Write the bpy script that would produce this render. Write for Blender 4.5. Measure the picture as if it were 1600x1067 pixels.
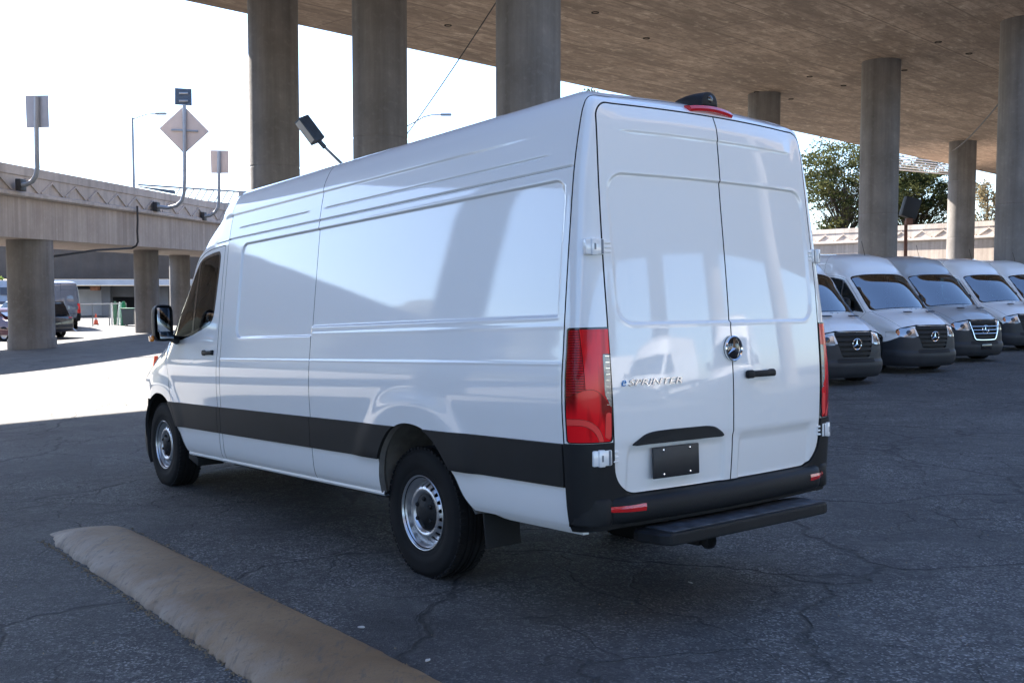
import bpy, bmesh, math, random
import numpy as np
from mathutils import Matrix, Vector
R_ = math.radians
random.seed(7); RNG = np.random.default_rng(7)
for o in list(bpy.data.objects): bpy.data.objects.remove(o)
scene = bpy.context.scene
COL = scene.collection

# ------------------------------------------------------------------ camera, sky, sun, exposure
F_PX = 1597.7; W_PX, H_PX = 1600, 1067
PITCH = 0.05846; EYE = 1.53
cam_d = bpy.data.cameras.new('camera'); cam = bpy.data.objects.new('camera', cam_d); COL.objects.link(cam)
cam.location = (0, 0, EYE); cam.rotation_euler = (math.pi/2 - PITCH, 0, 0)
cam_d.sensor_width = 36; cam_d.lens = 36*F_PX/W_PX; cam_d.clip_start = 0.05; cam_d.clip_end = 4000
scene.camera = cam
SUN_AZ = (-0.721, 0.692)          # ground direction towards the sun (left and beyond)
SUN_EL = R_(37)
world = bpy.data.worlds.new('World'); scene.world = world; world.use_nodes = True
wn = world.node_tree.nodes; wn.clear()
sky = wn.new('ShaderNodeTexSky'); sky.sky_type = 'NISHITA'; sky.sun_disc = False
sky.sun_elevation = SUN_EL; sky.sun_rotation = math.atan2(SUN_AZ[0], SUN_AZ[1])
sky.air_density = 1.0; sky.dust_density = 0.6; sky.ozone_density = 3.0
bg = wn.new('ShaderNodeBackground'); bg.inputs[1].default_value = 0.085
wo = wn.new('ShaderNodeOutputWorld')
tn = wn.new('ShaderNodeMix'); tn.data_type = 'RGBA'; tn.blend_type = 'MULTIPLY'; tn.inputs[0].default_value = 1.0; tn.inputs[7].default_value = (0.945, 0.99, 1.085, 1)
world.node_tree.links.new(sky.outputs[0], tn.inputs[6]); world.node_tree.links.new(tn.outputs[2], bg.inputs[0]); world.node_tree.links.new(bg.outputs[0], wo.inputs[0])
sun_d = bpy.data.lights.new('sun', 'SUN'); sun = bpy.data.objects.new('sun', sun_d); COL.objects.link(sun)
sun_d.energy = 5.0; sun_d.angle = R_(0.53); sun_d.color = (1.0, 0.93, 0.84)
sdir = Vector((SUN_AZ[0]*math.cos(SUN_EL), SUN_AZ[1]*math.cos(SUN_EL), math.sin(SUN_EL)))
sun.rotation_euler = sdir.to_track_quat('Z', 'Y').to_euler(); sun.location = (-60, 60, 60)
vs = scene.view_settings; vs.view_transform = 'Standard'; vs.look = 'None'; vs.gamma = 1; vs.use_curve_mapping = False
vs.exposure = 2.35
scene.render.engine = 'CYCLES'
cy = scene.cycles; cy.max_bounces = 8; cy.diffuse_bounces = 5; cy.glossy_bounces = 4; cy.transmission_bounces = 6
cy.transparent_max_bounces = 16; cy.sample_clamp_indirect = 6; cy.use_denoising = True

# ------------------------------------------------------------------ helpers: pixels to places, ground shape
def px_ray(x, y):
    a, b = (x-800)/F_PX, (y-533.5)/F_PX
    return Vector((a, -b*math.sin(PITCH)+math.cos(PITCH), -b*math.cos(PITCH)-math.sin(PITCH)))
def at(x, y, Y):
    d = px_ray(x, y); return Vector((0, 0, EYE)) + d*(Y/d.y)
def gz(x, y):
    yy = y if y < 10 else 10 + 8*(1-math.exp(-(y-10)/8))
    yy = max(yy, -20); xx = max(-35, min(35, x))
    lo = 0.022*max(0.0, min(-x-7, 13.0))*max(0.0, min(1.0, (y-8)/10))
    return 0.01118*xx - 0.03239*yy - 0.0052 - lo
def on_ground(x, y): return Vector((x, y, gz(x, y)))

def ob(name, me, mat=None, parent=None):
    o = bpy.data.objects.new(name, me); COL.objects.link(o)
    if mat is not None and me is not None and len(me.materials) == 0: me.materials.append(mat)
    if parent is not None: o.parent = parent
    return o
def tag(o, label=None, cat=None, group=None, kind=None):
    if label: o['label'] = label
    if cat: o['category'] = cat
    if group: o['group'] = group
    if kind: o['kind'] = kind
    return o
def thing(name, label, cat, loc=(0, 0, 0), rz=0, group=None):
    o = bpy.data.objects.new(name, None); COL.objects.link(o)
    o.location = loc; o.rotation_euler = (0, 0, rz); o.empty_display_size = 0.2
    return tag(o, label, cat, group)
def kids(o): return [c for c in bpy.data.objects if c.parent == o]
def copy_tree(o, parent=None, skip=()):
    c = o.copy(); COL.objects.link(c); c.parent = parent
    if parent is not None: c.matrix_parent_inverse = o.matrix_parent_inverse
    for ch in CH.get(o.name, []):
        if ch.name.split('.')[0] not in skip: copy_tree(ch, c, skip)
    return c
CH = {}
def index_children():
    CH.clear()
    for o in bpy.data.objects:
        if o.parent: CH.setdefault(o.parent.name, []).append(o)

# ------------------------------------------------------------------ material helpers
class NT:
    def __init__(s, name):
        s.m = bpy.data.materials.new(name); s.m.use_nodes = True
        s.t = s.m.node_tree; s.t.nodes.clear()
        s.out = s.t.nodes.new('ShaderNodeOutputMaterial')
    def n(s, typ, ins=None, **kw):
        nd = s.t.nodes.new('ShaderNode'+typ)
        for k, v in kw.items(): setattr(nd, k, v)
        for k, v in (ins or {}).items():
            if hasattr(v, 'is_output') or isinstance(v, bpy.types.NodeSocket): s.t.links.new(v, nd.inputs[k])
            else: nd.inputs[k].default_value = v
        return nd
    def co(s, scale=(1, 1, 1), rot=(0, 0, 0), kind='Object', loc=(0, 0, 0)):
        c = s.n('TexCoord'); mp = s.n('Mapping', {0: c.outputs[kind], 1: loc, 2: rot, 3: scale}); return mp.outputs[0]
    def noise(s, v, scale, detail=4, rough=0.55, dist=0.0):
        return s.n('TexNoise', {'Vector': v, 'Scale': scale, 'Detail': detail, 'Roughness': rough, 'Distortion': dist}).outputs[0]
    def ramp(s, f, stops, interp='LINEAR'):
        r = s.n('ValToRGB', {0: f}); cr = r.color_ramp; cr.interpolation = interp
        while len(cr.elements) < len(stops): cr.elements.new(0.5)
        for e, (p, c) in zip(cr.elements, stops):
            e.position = p; e.color = (c, c, c, 1) if not hasattr(c, '__len__') else (*c[:3], 1)
        return r.outputs[0]
    def mix(s, f, a, b, typ='MIX'):
        m = s.n('Mix', data_type='RGBA', blend_type=typ)
        for i, v in ((0, f), (6, a), (7, b)):
            if isinstance(v, bpy.types.NodeSocket): s.t.links.new(v, m.inputs[i])
            else: m.inputs[i].default_value = v if i == 0 else ((*v, 1) if len(v) == 3 else v)
        return m.outputs[2]
    def math(s, op, a, b=0.0, clamp=False):
        m = s.n('Math', operation=op, use_clamp=clamp)
        for i, v in ((0, a), (1, b)):
            if isinstance(v, bpy.types.NodeSocket): s.t.links.new(v, m.inputs[i])
            else: m.inputs[i].default_value = v
        return m.outputs[0]
    def bump(s, h, strength=0.3, dist=0.01, normal=None):
        b = s.n('Bump', {'Strength': strength, 'Distance': dist, 'Height': h})
        if normal is not None: s.t.links.new(normal, b.inputs['Normal'])
        return b.outputs[0]
    def bsdf(s, color, rough=0.6, normal=None, **kw):
        b = s.n('BsdfPrincipled')
        def put(k, v):
            if isinstance(v, bpy.types.NodeSocket): s.t.links.new(v, b.inputs[k])
            else: b.inputs[k].default_value = (*v, 1) if hasattr(v, '__len__') and len(v) == 3 and b.inputs[k].type == 'RGBA' else v
        put('Base Color', color); put('Roughness', rough)
        if normal is not None: s.t.links.new(normal, b.inputs['Normal'])
        for k, v in kw.items(): put(k.replace('_', ' '), v)
        s.t.links.new(b.outputs[0], s.out.inputs[0]); return s.m
MATS = {}
def simple(name, color, rough=0.5, metallic=0.0, coat=0.0, bump=0.0, bscale=200, vary=0.0, vscale=3.0, spec=0.5):
    if name in MATS: return MATS[name]
    t = NT(name); v = t.co()
    col = color
    if vary:
        nz = t.noise(v, vscale, 5)
        col = t.mix(t.ramp(nz, [(0.3, 0), (0.7, 1)]), tuple(c*(1-vary) for c in color), tuple(min(1, c*(1+vary)) for c in color))
    nrm = None
    if bump: nrm = t.bump(t.noise(v, bscale, 3), bump, 0.002)
    MATS[name] = t.bsdf(col, rough, nrm, Metallic=metallic, Coat_Weight=coat, Coat_Roughness=0.03, Specular_IOR_Level=spec)
    return MATS[name]
def paint(name, color, rough=0.45):
    t = NT(name); v = t.co()
    # faint orange peel in the clear coat, very faint road film
    dust = t.ramp(t.noise(v, 1.6, 6, 0.6), [(0.35, 0), (0.8, 1)])
    col = t.mix(t.math('MULTIPLY', dust, 0.10), color, tuple(c*0.86 for c in color))
    nrm = t.bump(t.noise(v, 260, 2), 0.018, 0.001)
    m = t.bsdf(col, rough, None, Coat_Weight=1.0, Coat_Roughness=0.025, Coat_IOR=1.62)
    b = [n for n in t.t.nodes if n.type == 'BSDF_PRINCIPLED'][0]
    t.t.links.new(nrm, b.inputs['Coat Normal'])
    MATS[name] = m; return m
def glass(name, tint=(0.30, 0.42, 0.42), ior=1.6):
    t = NT(name)
    tr = t.n('BsdfTransparent', {0: (*tint, 1)}); gl = t.n('BsdfGlossy', {0: (1, 1, 1, 1), 1: 0.01})
    fr = t.n('Fresnel', {0: ior}); mx = t.n('MixShader', {0: fr.outputs[0], 1: tr.outputs[0], 2: gl.outputs[0]})
    t.t.links.new(mx.outputs[0], t.out.inputs[0]); MATS[name] = t.m; return t.m

WHITE = paint('white_paint', (0.86, 0.86, 0.86))
SILVER = paint('silver_paint', (0.42, 0.44, 0.46), 0.35)
PLASTIC = simple('black_plastic', (0.011, 0.012, 0.014), 0.55, bump=0.25, bscale=450, vary=0.15, vscale=5, spec=0.28)
NOSEPL = simple('bumper_grey_plastic', (0.026, 0.028, 0.033), 0.5, bump=0.2, bscale=300, vary=0.12, vscale=4, spec=0.35)
GLOSSBLK = simple('gloss_black', (0.012, 0.012, 0.014), 0.12, coat=0.6)
RUBBER = simple('tyre_rubber', (0.009, 0.009, 0.010), 0.75, bump=0.2, bscale=120, vary=0.25, vscale=8, spec=0.25)
STEEL = simple('wheel_silver', (0.62, 0.63, 0.65), 0.32, metallic=0.85, vary=0.06)
CHROME = simple('chrome', (0.80, 0.81, 0.82), 0.08, metallic=1.0)
DARK = simple('underbody_gap_black', (0.010, 0.010, 0.011), 0.8)
GREYIN = simple('wheel_liner', (0.15, 0.14, 0.13), 0.85, vary=0.3, vscale=9)
SEATM = simple('seat_cloth', (0.035, 0.036, 0.04), 0.85)
TRIMIN = simple('cab_trim', (0.05, 0.052, 0.055), 0.7)
GLASS = glass('window_glass', (0.15, 0.26, 0.28), 1.3); 
SCREEN = glass('screen_glass', (0.30, 0.42, 0.48), 3.8)
CLEAR = simple('clear_lens', (0.42, 0.44, 0.46), 0.14, metallic=0.6, coat=1.0, bump=.4, bscale=60)
MIRROR = simple('mirror_glass', (0.50, 0.52, 0.54), 0.01, metallic=1.0)

# ------------------------------------------------------------------ numpy surface toolkit
def pchip(xs, ys, x):
    xs = np.asarray(xs, float); ys = np.asarray(ys, float); x = np.asarray(x, float)
    h = np.diff(xs); d = np.diff(ys)/h
    m = np.zeros_like(ys)
    for i in range(1, len(xs)-1):
        if d[i-1]*d[i] > 0:
            w1, w2 = 2*h[i]+h[i-1], h[i]+2*h[i-1]
            m[i] = (w1+w2)/(w1/d[i-1]+w2/d[i])
    m[0], m[-1] = d[0], d[-1]
    k = np.clip(np.searchsorted(xs, x)-1, 0, len(xs)-2)
    t = np.clip((x-xs[k])/h[k], 0, 1); t2, t3 = t*t, t*t*t
    return (2*t3-3*t2+1)*ys[k]+(t3-2*t2+t)*h[k]*m[k]+(-2*t3+3*t2)*ys[k+1]+(t3-t2)*h[k]*m[k+1]
def sstep(a, b, x):
    t = np.clip((np.asarray(x)-a)/(b-a), 0, 1); return t*t*(3-2*t)
def rrect(x, y, x0, x1, y0, y1, r):
    qx = np.abs(x-(x0+x1)/2)-(x1-x0)/2+r; qy = np.abs(y-(y0+y1)/2)-(y1-y0)/2+r
    return np.hypot(np.maximum(qx, 0), np.maximum(qy, 0))+np.minimum(np.maximum(qx, qy), 0)-r
def poly_sdf(x, y, pts):
    p = np.asarray(pts, float); d = np.full(np.shape(x), 1e9); ins = np.zeros(np.shape(x), bool)
    for i in range(len(p)):
        a, b = p[i], p[(i+1) % len(p)]; e = b-a
        t = np.clip(((x-a[0])*e[0]+(y-a[1])*e[1])/(e@e), 0, 1)
        d = np.minimum(d, np.hypot(x-a[0]-t*e[0], y-a[1]-t*e[1]))
        c = ((a[1] > y) != (b[1] > y))
        with np.errstate(divide='ignore', invalid='ignore'):
            ins ^= c & (x < (b[0]-a[0])*(y-a[1])/(b[1]-a[1] if b[1] != a[1] else 1e-12)+a[0])
    return np.where(ins, -d, d)
def smooth_poly(pts, n=8):
    p = np.asarray(pts, float); out = []
    for i in range(len(p)):
        a, b, c, d = p[i-1], p[i], p[(i+1) % len(p)], p[(i+2) % len(p)]
        for k in range(n):
            t = k/n; out.append(0.5*((2*b)+(-a+c)*t+(2*a-5*b+4*c-d)*t*t+(-a+3*b-3*c+d)*t**3))
    return out
class SM:
    """a surface mesh: V positions, N normals, A attributes (parameter coordinates), faces"""
    def __init__(s, V, N, A, F): s.V, s.N, s.A, s.F = V, N, A, F
    def copy(s): return SM(s.V.copy(), s.N.copy(), s.A.copy(), list(s.F))
def grid_normals(P, flip=False):
    du = np.gradient(P, axis=0); dv = np.gradient(P, axis=1)
    n = np.cross(du, dv); L = np.linalg.norm(n, axis=2, keepdims=True); n = n/np.maximum(L, 1e-12)
    return -n if flip else n
def grid_mesh(P, A, N=None, flip=False):
    n, m = P.shape[:2]
    if N is None: N = grid_normals(P, flip)
    idx = np.arange(n*m).reshape(n, m)
    q = np.stack([idx[:-1, :-1], idx[1:, :-1], idx[1:, 1:], idx[:-1, 1:]], -1).reshape(-1, 4)
    if flip: q = q[:, ::-1]
    return SM(P.reshape(-1, 3), N.reshape(-1, 3), A.reshape(n*m, -1), [tuple(r) for r in q.tolist()])
def clip(sm, s, keep_above=True):
    """keep the part where s>0 (or s<0)"""
    s = np.asarray(s, float).copy(); 
    if not keep_above: s = -s
    s[np.abs(s) < 1e-7] = 1e-7
    V = [sm.V]; extra = []; newF = []; cache = {}; base = len(sm.V)
    pos = (s > 0).tolist()
    for f in sm.F:
        c = sum(pos[i] for i in f)
        if c == len(f): newF.append(f)
        elif c:
            out = []
            for k in range(len(f)):
                a, b = f[k], f[(k+1) % len(f)]
                if pos[a]: out.append(a)
                if pos[a] != pos[b]:
                    key = (a, b) if a < b else (b, a)
                    if key not in cache:
                        cache[key] = base+len(extra); extra.append(key)
                    out.append(cache[key])
            if len(out) > 2: newF.append(tuple(out))
    if extra:
        e = np.array(extra); t = (s[e[:, 0]]/(s[e[:, 0]]-s[e[:, 1]]))[:, None]
        mixv = lambda X: np.vstack([X, X[e[:, 0]]*(1-t)+X[e[:, 1]]*t])
        V_, N_, A_ = mixv(sm.V), mixv(sm.N), mixv(sm.A)
    else: V_, N_, A_ = sm.V, sm.N, sm.A
    used = np.zeros(len(V_), bool)
    for f in newF: used[list(f)] = True
    remap = np.cumsum(used)-1; rl = remap.tolist()
    N_ = N_[used]; N_ = N_/np.maximum(np.linalg.norm(N_, axis=1, keepdims=True), 1e-9)
    return SM(V_[used], N_, A_[used], [tuple(rl[i] for i in f) for f in newF])
def split(sm, sdf, gap=0.0):
    a = clip(sm, sdf(sm)+gap, False); b = clip(sm, sdf(sm)-gap, True); return a, b
def offset(sm, d): 
    r = sm.copy(); r.V = r.V+r.N*(d if np.isscalar(d) else np.asarray(d)[:, None]); return r
def flange(sm, depth):
    """return to the inside along every open edge"""
    cnt = {}
    for f in sm.F:
        for k in range(len(f)):
            a, b = f[k], f[(k+1) % len(f)]
            key = (a, b) if a < b else (b, a)
            cnt[key] = None if key in cnt else (a, b)
    ed = [v for v in cnt.values() if v is not None]
    bv = sorted({i for e in ed for i in e}); m = {v: k for k, v in enumerate(bv)}
    n0 = len(sm.V); B = sm.V[bv]; In = B-sm.N[bv]*depth; nb = len(bv)
    r = sm.copy(); r.V = np.vstack([sm.V, B, In]); r.N = np.vstack([sm.N, sm.N[bv], sm.N[bv]]); r.A = np.vstack([sm.A, sm.A[bv], sm.A[bv]])
    for a, b in ed: r.F.append((n0+m[b], n0+m[a], n0+nb+m[a], n0+nb+m[b]))
    return r
def mirror(sm):
    s = np.array([1, -1, 1.]); return SM(sm.V*s, sm.N*s, sm.A.copy(), [f[::-1] for f in sm.F])
def join(*ms):
    V, N, A, F, k = [], [], [], [], 0
    for m in ms:
        V.append(m.V); N.append(m.N); A.append(m.A); F += [tuple(i+k for i in f) for f in m.F]; k += len(m.V)
    return SM(np.vstack(V), np.vstack(N), np.vstack(A), F)
def to_mesh(name, sm, smooth=True):
    me = bpy.data.meshes.new(name); me.from_pydata(sm.V.tolist(), [], sm.F); 
    if smooth: me.polygons.foreach_set('use_smooth', [True]*len(me.polygons))
    me.update(); return me

# ------------------------------------------------------------------ bmesh shapes
class MB:
    """collects simple shapes, then builds ONE mesh object"""
    def __init__(s): s.v, s.f, s.sm = [], [], []
    def add(s, vs, fs, smooth=False):
        k = len(s.v); s.v += [tuple(v) for v in vs]; s.f += [tuple(i+k for i in f) for f in fs]; s.sm += [smooth]*len(fs); return s
    def box(s, c, d, rot=None, bev=0.0):
        hx, hy, hz = d[0]/2, d[1]/2, d[2]/2
        bm = bmesh.new(); bmesh.ops.create_cube(bm, size=1)
        bmesh.ops.scale(bm, vec=d, verts=bm.verts)
        if bev: bmesh.ops.bevel(bm, geom=bm.edges[:], offset=min(bev, 0.45*min(d)), segments=2, profile=0.5, affect='EDGES')
        M = Matrix.Translation(c) @ (rot.to_4x4() if rot is not None else Matrix())
        bm.verts.ensure_lookup_table(); bm.verts.index_update()
        s.add([M @ v.co for v in bm.verts], [[v.index for v in f.verts] for f in bm.faces], bool(bev)); bm.free(); return s
    def tube(s, pts, r, n=10, caps=True, smooth=True):
        pts = [Vector(p) for p in pts]; rs = r if hasattr(r, '__len__') else [r]*len(pts)
        vs, fs = [], []; up = None
        for i, p in enumerate(pts):
            t = (pts[min(i+1, len(pts)-1)]-pts[max(i-1, 0)]).normalized()
            if up is None: up = Vector((0, 0, 1)) if abs(t.z) < 0.9 else Vector((1, 0, 0))
            a = t.cross(up); a = a.normalized() if a.length > 1e-6 else Vector((1, 0, 0)); b = a.cross(t).normalized(); up = b
            for k in range(n):
                th = 2*math.pi*k/n; vs.append(p+(a*math.cos(th)+b*math.sin(th))*rs[i])
        for i in range(len(pts)-1):
            for k in range(n): fs.append((i*n+k, i*n+(k+1) % n, (i+1)*n+(k+1) % n, (i+1)*n+k))
        if caps: fs += [tuple(range(n))[::-1], tuple((len(pts)-1)*n+k for k in range(n))]
        return s.add(vs, fs, smooth)
    def lathe(s, prof, axis='z', n=32, c=(0, 0, 0), caps=False, smooth=True):
        vs, fs = [], []
        for r, h in prof:
            for k in range(n):
                a = 2*math.pi*k/n; x, y = r*math.cos(a), r*math.sin(a)
                p = (x, y, h) if axis == 'z' else ((x, h, y) if axis == 'y' else (h, x, y))
                vs.append((p[0]+c[0], p[1]+c[1], p[2]+c[2]))
        for i in range(len(prof)-1):
            for k in range(n):
                q = (i*n+k, i*n+(k+1) % n, (i+1)*n+(k+1) % n, (i+1)*n+k); fs.append(q if axis != 'y' else q[::-1])
        if caps: fs += [tuple(range(n))[::-1], tuple((len(prof)-1)*n+k for k in range(n))]
        return s.add(vs, fs, smooth)
    def prism(s, poly, z0, z1, M=None):
        n = len(poly); vs = [Vector((x, y, z0)) for x, y in poly]+[Vector((x, y, z1)) for x, y in poly]
        if M is not None: vs = [M @ v for v in vs]
        return s.add(vs, [tuple(range(n))[::-1], tuple(range(n, 2*n))]+[(k, (k+1) % n, n+(k+1) % n, n+k) for k in range(n)])
    def build(s, name, mat=None, parent=None):
        me = bpy.data.meshes.new(name); me.from_pydata(s.v, [], s.f); me.polygons.foreach_set('use_smooth', s.sm)
        bm = bmesh.new(); bm.from_mesh(me); bmesh.ops.recalc_face_normals(bm, faces=bm.faces); bm.to_mesh(me); bm.free()
        me.update()
        if any(s.sm):
            try: me.set_sharp_from_angle(angle=R_(40))
            except Exception: pass
        return ob(name, me, mat, parent)
# ------------------------------------------------------------------ the big panel van (body frame: X nose, Y left, Z up, origin under the rear axle)
VAN_M = Matrix(((-0.61777493, -0.78596781, -0.0246726, 0.20341315), (0.78448676, -0.6181653, 0.04951956, 6.50899837),
                (-0.05417252, 0.01123661, 0.99846837, -0.21375165), (0, 0, 0, 1)))
FRONT_AX = 4.325; ZF = 0.4695
_wz = [.467, .50, .55, .66, .78, .90, 1.06, 1.20, 1.265, 1.36, 1.45, 1.71, 2.0, 2.17, 2.222, 2.30, 2.42, 2.50, 2.545]
_wy = [.960, .976, .986, .995, 1.0, 1.004, 1.010, 1.006, 1.000, .990, .982, .955, .922, .901, .893, .879, .853, .832, .812]
def Wz(z): return pchip(_wz, _wy, z)
_ry = [0, .4, .6, .72, .79, .812]; _rz = [2.70, 2.68, 2.655, 2.624, 2.578, 2.545]
def roof_z(y): return pchip(_ry, _rz, y)
_tz = [.45, .61, .83, 1.12, 1.46, 2.14, 2.40, 2.50, 2.545]
_tx = [-1.545, -1.56, -1.58, -1.588, -1.577, -1.532, -1.514, -1.500, -1.485]
def Tz(z): return pchip(_tz, _tx, z)
BOW = 0.075
def rear_x(y, z): return float(Tz(z)+BOW*(y/Wz(z))**2)
def rows_from(breaks, steps):
    out = [breaks[0]]
    for a, b, s in zip(breaks[:-1], breaks[1:], steps):
        n = max(1, int(round((b-a)/s))); out += list(np.linspace(a, b, n+1)[1:])
    return np.array(out)
ARCH_R = smooth_poly([(.372, .20), (.372, .46), (.355, .62), (.305, .74), (.197, .852), (.08, .902), (-.03, .91), (-.15, .893), (-.26, .845), (-.36, .76),
                      (-.44, .66), (-.51, .55), (-.588, .467), (-.66, .36), (-.66, .20)], 5)
ARCH_F = [(x+4.30, z+.035) for x, z in smooth_poly([(.45, .15), (.455, .46), (.43, .62), (.36, .75), (.25, .852), (.11, .905), (-.03, .915), (-.17, .898), (-.30, .845), (-.41, .76),
                      (-.51, .655), (-.60, .54), (-.67, .45), (-.72, .36), (-.72, .15)], 5)]

def cargo_surface():
    zrow = rows_from([.467, .50, .676, .884, 1.24, 1.29, 1.405, 1.51, 2.14, 2.20, 2.205, 2.24, 2.285, 2.315, 2.395, 2.445, 2.545],
                     [.008, .022, .022, .018, .005, .02, .004, .025, .003, .005, .003, .015, .003, .02, .004, .014])
    yro = np.concatenate([np.linspace(.812, .72, 8)[1:], np.linspace(.72, 0, 16)[1:]])
    nW = len(zrow)
    ys = np.concatenate([Wz(zrow), yro]); zz = np.concatenate([zrow, roof_z(yro)])
    xr = np.concatenate([Tz(zrow), -1.485+(.812-yro)*1.1+.04*(1-np.exp(-(.812-yro)/.03))])
    cx = rows_from([-1.36, -1.24, -1.19, 1.19, 1.27, 1.34, 1.40, 2.42, 2.54, 2.60, 2.66, 2.78], [.006, .01, .03, .01, .02, .01, .03, .006, .02, .01, .03])[::-1]
    nC, nR = 22, 84
    P = np.zeros((len(cx)+nC+nR, len(ys), 3))
    for j in range(len(ys)):
        s = ys[j]; Wj = max(s, 1e-4)
        yc = s-.15*min(1, s/.5)
        fx = lambda y: xr[j]+BOW*(y/max(Wj, .35))**2*min(1, s/.5)
        side_x = cx if j < nW else 2.78-(2.78-cx)*((2.78-xr[j]-.13)/(2.78+1.36))
        P[:len(cx), j, 0] = side_x; P[:len(cx), j, 1] = s
        p0 = np.array([side_x[-1], s]); p3 = np.array([fx(yc), yc])
        tn = np.array([2*BOW*yc/max(Wj, .35)**2*min(1, s/.5), 1.]); tn /= np.linalg.norm(tn)
        k = min(1, s/.5)
        p1 = p0+np.array([-.105, 0]); p2 = p3+tn*.10*k
        t = np.linspace(0, 1, nC+1)[1:][:, None]
        P[len(cx):len(cx)+nC, j, :2] = (1-t)**3*p0+3*(1-t)**2*t*p1+3*(1-t)*t*t*p2+t**3*p3
        yy = np.linspace(yc, 0, nR+1)[1:]
        P[len(cx)+nC:, j, 0] = [fx(y) for y in yy]; P[len(cx)+nC:, j, 1] = yy
        P[:, j, 2] = zz[j]
    A = P.copy()
    N = grid_normals(P)
    X, Y, Z = A[..., 0], A[..., 1], A[..., 2]
    nx = len(cx); d = np.zeros(X.shape)
    sd = np.zeros(X.shape); sd[:nx] = 1
    wall = np.zeros(X.shape); wall[:, :nW] = 1
    # pressed-in panel along the whole side
    zb = np.where(X > 1.235, 1.43, 1.492)
    q = rrect(X, Z, -1.335, 2.505, 1.43, 2.168, .085)
    q = np.maximum(q, (zb-Z))
    d -= .012*sstep(0, -.013, q)*sd
    d += .0012*np.exp(-((q-.005)/.006)**2)*sd
    # waist ridge, shoulder lines and the ribs below the roof
    d += .0032*np.exp(-((Z-1.266)/.007)**2)*sd
    d += .0016*np.exp(-((Z-1.447)/.010)**2)*sd*(X < 1.23)
    d += .008*sstep(2.412, 2.424, Z)*sstep(2.53, 2.44, Z)*sstep(-1.28, -.2, X)*wall*sd
    rib = np.maximum(sstep(-1.22, -1.10, X)*sstep(1.20, 1.12, X), sstep(1.38, 1.46, X)*sstep(2.62, 2.54, X))
    d -= .008*np.exp(-((Z-2.30)/.0045)**2)*rib*sd
    d -= .008*sstep(2.212, 2.219, Z)*sstep(2.231, 2.2235, Z)*sd
    # raised lip round the rear wheel
    r = np.hypot((X+.03), (Z-.44)*1.05)
    d += .014*sstep(.76, .60, r)*sstep(1.14, 1.02, Z)*sd*sstep(.62, .70, Z)
    # sharp fold at the sill
    # ----- rear doors
    rr = np.zeros(X.shape); rr[nx+nC-4:] = 1
    qd = rrect(Y, Z, -.775, .775, 1.447, 2.192, .105)
    d -= .010*sstep(0, -.013, qd)*rr
    d += .001*np.exp(-((qd-.005)/.006)**2)*rr
    d -= .008*sstep(.885, .850, Z)*rr*sstep(.84, .74, Y)
    d += .006*sstep(2.395, 2.407, Z)*sstep(.70, .6, Y)*rr*sstep(2.52, 2.46, Z)
    qp = rrect(Y, Z, .05, .735, .60, .862, .05)
    d -= .012*sstep(0, -.02, qp)*rr
    # dish behind the door handle
    qh = np.hypot((Y+.205)/.115, (Z-1.17)/.042)
    d -= .014*sstep(1.0, .55, qh)*rr
    Pd = P+N*d[..., None]
    return Pd, A, nx, nC
def door_sdf(sm):
    y, z = sm.A[:, 1], sm.A[:, 2]
    hw = pchip([.6, .86, 1.29, 1.6, 2.08, 2.48, 2.6], [.80, .815, .83, .832, .82, .80, .79], z)
    ys = y*.82/hw
    lo = rrect(ys, z, -.82, .82, .622, 1.6, .15); hi = rrect(ys, z, -.82, .82, 1.2, 2.535, .075)
    s = np.where(z < 1.4, lo, hi)
    return np.where(sm.A[:, 0] < -1.36, s, .5)
GAP = .0042
def lamp_sdf(sm):
    X, Y, Z = sm.A[:, 0], sm.A[:, 1], sm.A[:, 2]
    return np.maximum.reduce([X+1.404, .890-Z+0*(Y), Z-1.437+.0*(Y), .826-Y-.0*Z])

RED = None
def lamp_materials():
    out = []
    for nm, c0, c1, rib in (('red_lens_bright', (.60, .003, .008), (.95, .012, .02), 0), ('red_lens_ribbed', (.42, .002, .006), (.85, .006, .012), 1), ('red_lens_deep', (.22, .001, .003), (.85, .008, .014), 0)):
        t = NT(nm); v = t.co()
        st = t.noise(t.co((12, 12, 2.2)), 1.2, 2, .5, .6)
        col = t.mix(t.ramp(st, [(.40, 0), (.58, 1)]), c0, c1)  # streaky noise paints the highlights of the optics into the red
        h = st
        if rib:
            w = t.n('TexWave', {'Vector': v, 'Scale': 26.0}, wave_type='BANDS', bands_direction='Z').outputs[0]
            col = t.mix(w, tuple(x*.35 for x in c0), col); h = w
        out.append(t.bsdf(col, .16, t.bump(h, .30, .006), Coat_Weight=.25, Coat_Roughness=.02, Specular_IOR_Level=.25))
    return out
RED, RED_RIB, RED_DEEP = lamp_materials()
RED_PALE = simple('red_facet', (.90, .075, .06), .12, coat=.6)
REDS = simple('red_reflector', (0.62, 0.012, 0.012), .15, coat=1.0, bump=.5, bscale=300)
BLUEL = simple('blue_letter', (0.03, 0.17, 0.45), .2, metallic=.4)
ORANGE = simple('amber_lens', (0.75, 0.22, 0.02), .2, coat=.8)

def P_(name, sm, mat, parent, fl=.02):
    nf = len(sm.F); me = to_mesh(name, flange(sm, fl) if fl else sm)
    me.materials.append(mat)
    if fl:
        me.materials.append(DARK); n = len(me.polygons); mi = np.zeros(n, np.int32); mi[nf:] = 1; me.polygons.foreach_set('material_index', mi)  # panel returns coloured black, so the gaps carry painted shade
    return ob(name, me, mat, parent)

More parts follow.
